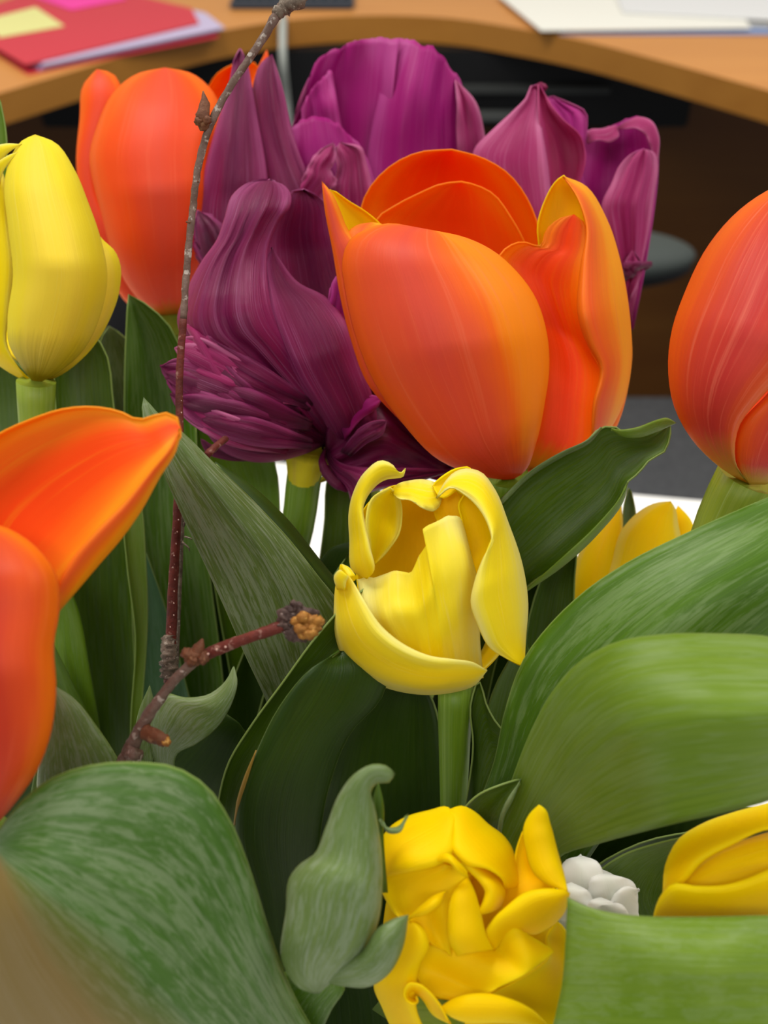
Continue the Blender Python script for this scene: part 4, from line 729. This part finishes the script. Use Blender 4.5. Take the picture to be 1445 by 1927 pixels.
# strips among the left background stems
sheet(T_ly, 'leaf', LF_L, 23.6, ['246,1480,1.5 248,1350,.9 256,1200,.5 240,1060,.2 232,960,.1 240,860,.2', '256,1480,1.5 264,1350,.9 276,1150,.6 272,1040,.3 266,960,.2 240,860,.2'], b=-.12, nu=9)
sheet(T_ly, 'leaf', LF_B, 24.6, ['262,1480,1.5 262,1300,.8 268,1150,.5 270,1030,.3', '400,1480,1.8 352,1300,1.1 312,1150,.7 270,1030,.3'], b=-.2, nu=11)
sheet(T_ly, 'leaf', LF_V, 23.8, ['110,1560,1 104,1300,.6 98,1180,.4 104,1100,.3 120,1080,.3', '215,1560,1 190,1380,.8 170,1260,.5 146,1140,.4 120,1080,.3'], b=.2, nu=11)
sheet(T_ly, 'leaf', LF_M, 23.4, ['100,1500,1 96,1380,.6 95,1300,.4 100,1210,.3', '230,1500,1 190,1400,.7 150,1310,.5 100,1210,.3'], b=.15, nu=9)
# deep inner leaves closing the middle of the bunch
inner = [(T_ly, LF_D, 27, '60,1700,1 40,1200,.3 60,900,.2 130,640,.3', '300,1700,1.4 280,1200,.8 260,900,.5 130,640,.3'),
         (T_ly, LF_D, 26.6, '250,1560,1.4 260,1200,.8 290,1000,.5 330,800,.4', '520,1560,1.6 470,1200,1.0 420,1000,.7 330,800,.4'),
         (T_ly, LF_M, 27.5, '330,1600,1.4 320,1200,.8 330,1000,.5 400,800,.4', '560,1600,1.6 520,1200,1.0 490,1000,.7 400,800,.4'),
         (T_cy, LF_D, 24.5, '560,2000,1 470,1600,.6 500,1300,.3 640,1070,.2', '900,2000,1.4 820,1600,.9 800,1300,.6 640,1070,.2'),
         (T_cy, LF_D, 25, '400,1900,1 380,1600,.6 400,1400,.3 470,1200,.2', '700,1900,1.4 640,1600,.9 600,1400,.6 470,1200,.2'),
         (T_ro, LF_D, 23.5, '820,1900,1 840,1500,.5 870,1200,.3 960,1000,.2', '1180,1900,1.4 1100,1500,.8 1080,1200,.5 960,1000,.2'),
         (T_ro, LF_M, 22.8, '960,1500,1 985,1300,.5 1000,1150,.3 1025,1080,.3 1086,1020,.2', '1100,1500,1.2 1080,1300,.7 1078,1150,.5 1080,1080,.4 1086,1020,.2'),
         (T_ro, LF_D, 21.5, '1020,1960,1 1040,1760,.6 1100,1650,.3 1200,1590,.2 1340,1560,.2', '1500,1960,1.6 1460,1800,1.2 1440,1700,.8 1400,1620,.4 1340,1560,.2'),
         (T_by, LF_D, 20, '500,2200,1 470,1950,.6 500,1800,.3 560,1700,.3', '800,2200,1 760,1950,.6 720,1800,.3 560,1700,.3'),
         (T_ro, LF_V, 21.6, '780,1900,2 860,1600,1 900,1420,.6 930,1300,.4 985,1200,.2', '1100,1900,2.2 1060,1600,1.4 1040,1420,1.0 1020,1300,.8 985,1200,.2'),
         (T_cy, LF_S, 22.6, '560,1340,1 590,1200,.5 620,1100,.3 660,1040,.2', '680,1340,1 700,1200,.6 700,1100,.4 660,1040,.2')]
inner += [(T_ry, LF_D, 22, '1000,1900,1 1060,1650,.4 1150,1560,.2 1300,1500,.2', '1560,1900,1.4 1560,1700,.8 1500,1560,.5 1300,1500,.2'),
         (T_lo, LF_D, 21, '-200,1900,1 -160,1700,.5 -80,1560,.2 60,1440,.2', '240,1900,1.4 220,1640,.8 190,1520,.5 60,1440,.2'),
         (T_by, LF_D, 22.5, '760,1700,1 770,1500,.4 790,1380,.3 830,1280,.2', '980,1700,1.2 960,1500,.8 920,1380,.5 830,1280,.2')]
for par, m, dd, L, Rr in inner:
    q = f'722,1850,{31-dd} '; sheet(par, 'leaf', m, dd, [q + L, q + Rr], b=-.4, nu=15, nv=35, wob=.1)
# big leaves on the right
sheet(T_ro, 'leaf', [LF_S, LF_M], 17.5, ['820,1800,4 880,1560,2.4 930,1430,1.5 950,1335,1.2 985,1240,1.0 1040,1168,.9 1100,1112,.8 1180,1058,.7 1280,1008,.6 1380,963,.6 1500,915,.8 1640,880,1.2',
   '900,1820,3.6 980,1600,2 1060,1440,.9 1150,1330,.4 1250,1240,.0 1360,1150,-.2 1480,1070,-.1 1640,880,1.2',
   '980,1850,3.8 1080,1660,2.4 1200,1500,1.6 1330,1400,1.2 1460,1320,1.0 1600,1180,.9 1700,1000,1.0 1640,880,1.2'], b=0, nu=25, nv=49, rib=.03, label='broad dark green leaf with pale streaks, sweeping up to the right')
sheet(T_ry, 'leaf', [LF_L, LF_V], 14.6, ['700,1900,6 860,1700,4.2 930,1560,4.2 965,1460,3.4 1000,1372,2.6 1040,1300,1.9 1090,1245,1.4 1150,1211,1.0 1250,1193,.7 1350,1192,.6 1450,1198,.7 1600,1260,1.0 1700,1360,1.3',
   '760,1940,6 900,1740,4.2 980,1600,4.2 1040,1500,3.0 1110,1420,1.6 1190,1370,.3 1290,1350,-.3 1400,1345,-.5 1500,1340,-.3 1610,1345,.2 1700,1360,1.3',
   '820,1980,6 940,1800,4.6 1000,1690,4.8 1055,1612,3.7 1120,1590,2.6 1200,1568,1.5 1270,1550,.8 1360,1530,.5 1445,1508,.4 1580,1440,.6 1700,1360,1.3'], b=0, nu=29, nv=49, rib=.02, label='very broad bright light green leaf')
sheet(T_ry, 'leaf', [LF_L, LF_V], 14.4, ['880,2420,8 900,2430,8 930,2440,8 960,2440,8', '980,2230,3.6 1080,2240,2.6 1240,2250,2.2 1500,2250,2.6', '1028,1990,1.2 1140,2000,.5 1310,2010,.1 1600,2010,.5', '1058,1860,.8 1160,1862,.2 1300,1866,-.2 1560,1865,.2', '1066,1770,.7 1162,1780,.2 1300,1790,-.15 1540,1790,.2', '1069,1688,.7 1095,1701,.6 1162,1720,.4 1230,1727,.3 1310,1728,.25 1445,1724,.3 1540,1722,.4'],
      b=0, nu=29, nv=33, label='bright green leaf filling the lower right corner')
sheet(T_ry, 'leaf', [LF_V, LF_M], 18.6, ['1100,1820,1.2 1080,1740,.6 1110,1660,.4 1170,1612,.3 1240,1588,.3 1330,1570,.4', '1320,1820,1.4 1280,1740,.9 1250,1700,.7 1260,1650,.6 1290,1610,.5 1330,1570,.4'], b=-.15, nu=13)

# ================================================================ twigs
def bark(name, a, b, c, sc_=260):
    k = NT(name); tc = k.n('ShaderNodeTexCoord'); n = k.noise(tc.outputs['Object'], sc_, 5, .7); n2 = k.noise(tc.outputs['Object'], sc_ * 2.6, 2, .6)
    col = k.ramp(n, [(.35, lin(a)), (.65, lin(b))]); col = k.mix(k.ramp(n2, [(.60, (0, 0, 0, 1)), (.68, (1, 1, 1, 1))]), col, lin(c))
    return k.finish(col, .65, .3, 0, n, .6, .0008)
BG = bark('grey_brown_bark', '5c4438', '7a6458', 'a89c90'); BR = bark('red_brown_bark', '4c1c14', '6c2c20', '8c6458'); BO = bark('rough_old_bark', '4a3c30', '7c6c5c', 'a49888', 420)
LEN = simple('pale_lenticel', 'd0a898', .6); BUD = bark('brown_bud_scale', '5c3420', '74482c', '8c6444'); BUDC = bark('dark_bud_cup_bark', '30201c', '5c4840', '94847c', 350); ORB = bark('orange_bud_heart', '84501c', 'a8742c', 'c09048', 500)
t = thing('birch_twig', 'long bare brown twig rising from the left leaves past the rear orange tulip', 'twig', P(318, 1280, 21.5))
up_ = [P(318, 1285, 21.3), P(322, 1200, 21.3), P(326, 1100, 21.2), P(333, 980, 21.1), P(338, 850, 21.1), P(338, 700, 21.0), P(345, 600, 20.9), P(352, 500, 20.9), P(362, 400, 20.9), P(374, 310, 20.8), P(392, 245, 20.7), P(432, 165, 20.7), P(480, 95, 20.6), P(530, 12, 20.5)]
tube(t, 'lower_branch', BR, up_[:7], [.11, .11, .10, .085, .08, .075, .075], 12, 60, .12)
tube(t, 'upper_branch', BG, up_[6:], [.07, .07, .07, .07, .075, .07, .075, .095], 12, 70, .3)
tube(t, 'tip_spur', BO, [P(520, 30, 20.5), P(540, 10, 20.5), P(565, 2, 20.4), P(578, -12, 20.4)], [.1, .16, .13, .06], 10, 18, .7)
tube(t, 'old_bark', BO, [P(316, 1275, 21.25), P(317, 1240, 21.2), P(319, 1195, 21.25)], [.13, .165, .13], 12, 30, .7)
tube(t, 'bud', BUD, [P(386, 245, 20.7), P(382, 222, 20.6), P(385, 195, 20.6), P(382, 171, 20.6)], [.10, .15, .10, .01], 10, 18, .25)
blob(t, 'bud_scale', BUD, P(374, 228, 20.55), .09, rough=.4); blob(t, 'bud_scale', BUD, P(390, 226, 20.5), .08, rough=.4)
tube(t, 'side_shoot', BR, [P(388, 858, 21.2), P(404, 842, 21.3), P(425, 825, 21.6)], [.08, .08, .07], 10, 14, .3)
tube(t, 'rear_branch', BO, [P(330, 1270, 21.6), P(340, 1050, 21.6), P(343, 960, 21.5), P(345, 880, 21.4)], [.06, .05, .05, .03], 8, 40, .3)
for i in range(26):
    f = i / 25; y = 1180 - 560 * f; x = np.interp(y, [600, 700, 850, 980, 1100, 1200], [345, 338, 338, 333, 326, 322])
    s_ = rnd.uniform(-4, 4); blob(t, 'lenticel', LEN, P(x + s_, y, 21.0 + .0), .016, (1, .6, 1.4), .2, 1)
for x, y, dx, dy in ((345, 985, 12, -14), (348, 1010, 14, 6), (343, 1020, 14, 18), (346, 990, 4, -22)):
    tube(t, 'bark_shred', BO, [P(x, y, 21.0), P(x + dx * .6, y + dy * .4, 20.95), P(x + dx, y + dy, 20.95)], [.02, .014, .006], 6, 8, .3)
for x, y in ((374, 340), (358, 417)): tube(t, 'bark_shred', BUD, [P(x, y + 2, 20.8), P(x - 8, y + 0, 20.8)], [.02, .02], 6, 4)
t = thing('bud_twig', 'short reddish twig ending in an open orange brown bud, before the diagonal leaf', 'twig', P(240, 1430, 17))
tube(t, 'branch', BG, [P(228, 1450, 17.4), P(250, 1400, 17.2), P(290, 1330, 17.0), P(330, 1278, 17), P(372, 1238, 17)], [.14, .12, .10, .085, .085], 12, 44, .25)
tube(t, 'branch', BR, [P(368, 1240, 17), P(420, 1218, 16.9), P(480, 1196, 16.8), P(540, 1175, 16.8)], [.09, .10, .085, .10], 12, 40, .15)
blob(t, 'node', BUD, P(368, 1236, 16.9), .17, (1.1, .8, .9), .5); tube(t, 'bud_scale', BUD, [P(368, 1232, 16.9), P(376, 1216, 16.85), P(381, 1202, 16.85)], [.13, .10, .02], 8, 12, .3)
for dx, dy in ((-16, -4), (14, 4), (-6, 8)): blob(t, 'bud_scale', BUD, P(368 + dx, 1234 + dy, 16.8), .09, rough=.5)
tube(t, 'bud_stub', BUD, [P(272, 1376, 17), P(290, 1384, 16.9), P(312, 1396, 16.85)], [.12, .12, .10], 10, 14, .3)
blob(t, 'stub_end', ORB, P(312, 1396, 16.83), .08, rough=.3)
blob(t, 'node', BG, P(250, 1420, 17.1), .14, rough=.6)
blob(t, 'bud_cup', BUDC, P(562, 1172, 16.85), .27, (1.1, .8, 1.1), .7, 4)
for i in range(7):
    a = R_(100 + i * 34); blob(t, 'bud_scale', BUDC, P(562 + 26 * math.cos(a), 1170 - 27 * math.sin(a), 16.75), .11, (1, .7, 1), .8, 3)
for i, (x, y) in enumerate(((570, 1162), (585, 1166), (578, 1178), (565, 1182), (590, 1182), (572, 1194), (584, 1192), (598, 1170), (560, 1170))):
    blob(t, 'bud_heart', ORB, P(x, y, 16.57 + .03 * (i % 3)), .105, (1.1, .8, .9), .6, 2)
for i in range(8):
    f = rnd.random(); blob(t, 'lenticel', LEN, P(385 + 140 * f, 1232 - 53 * f + rnd.uniform(-4, 4), 16.76), .022, rough=.2, sub=1)
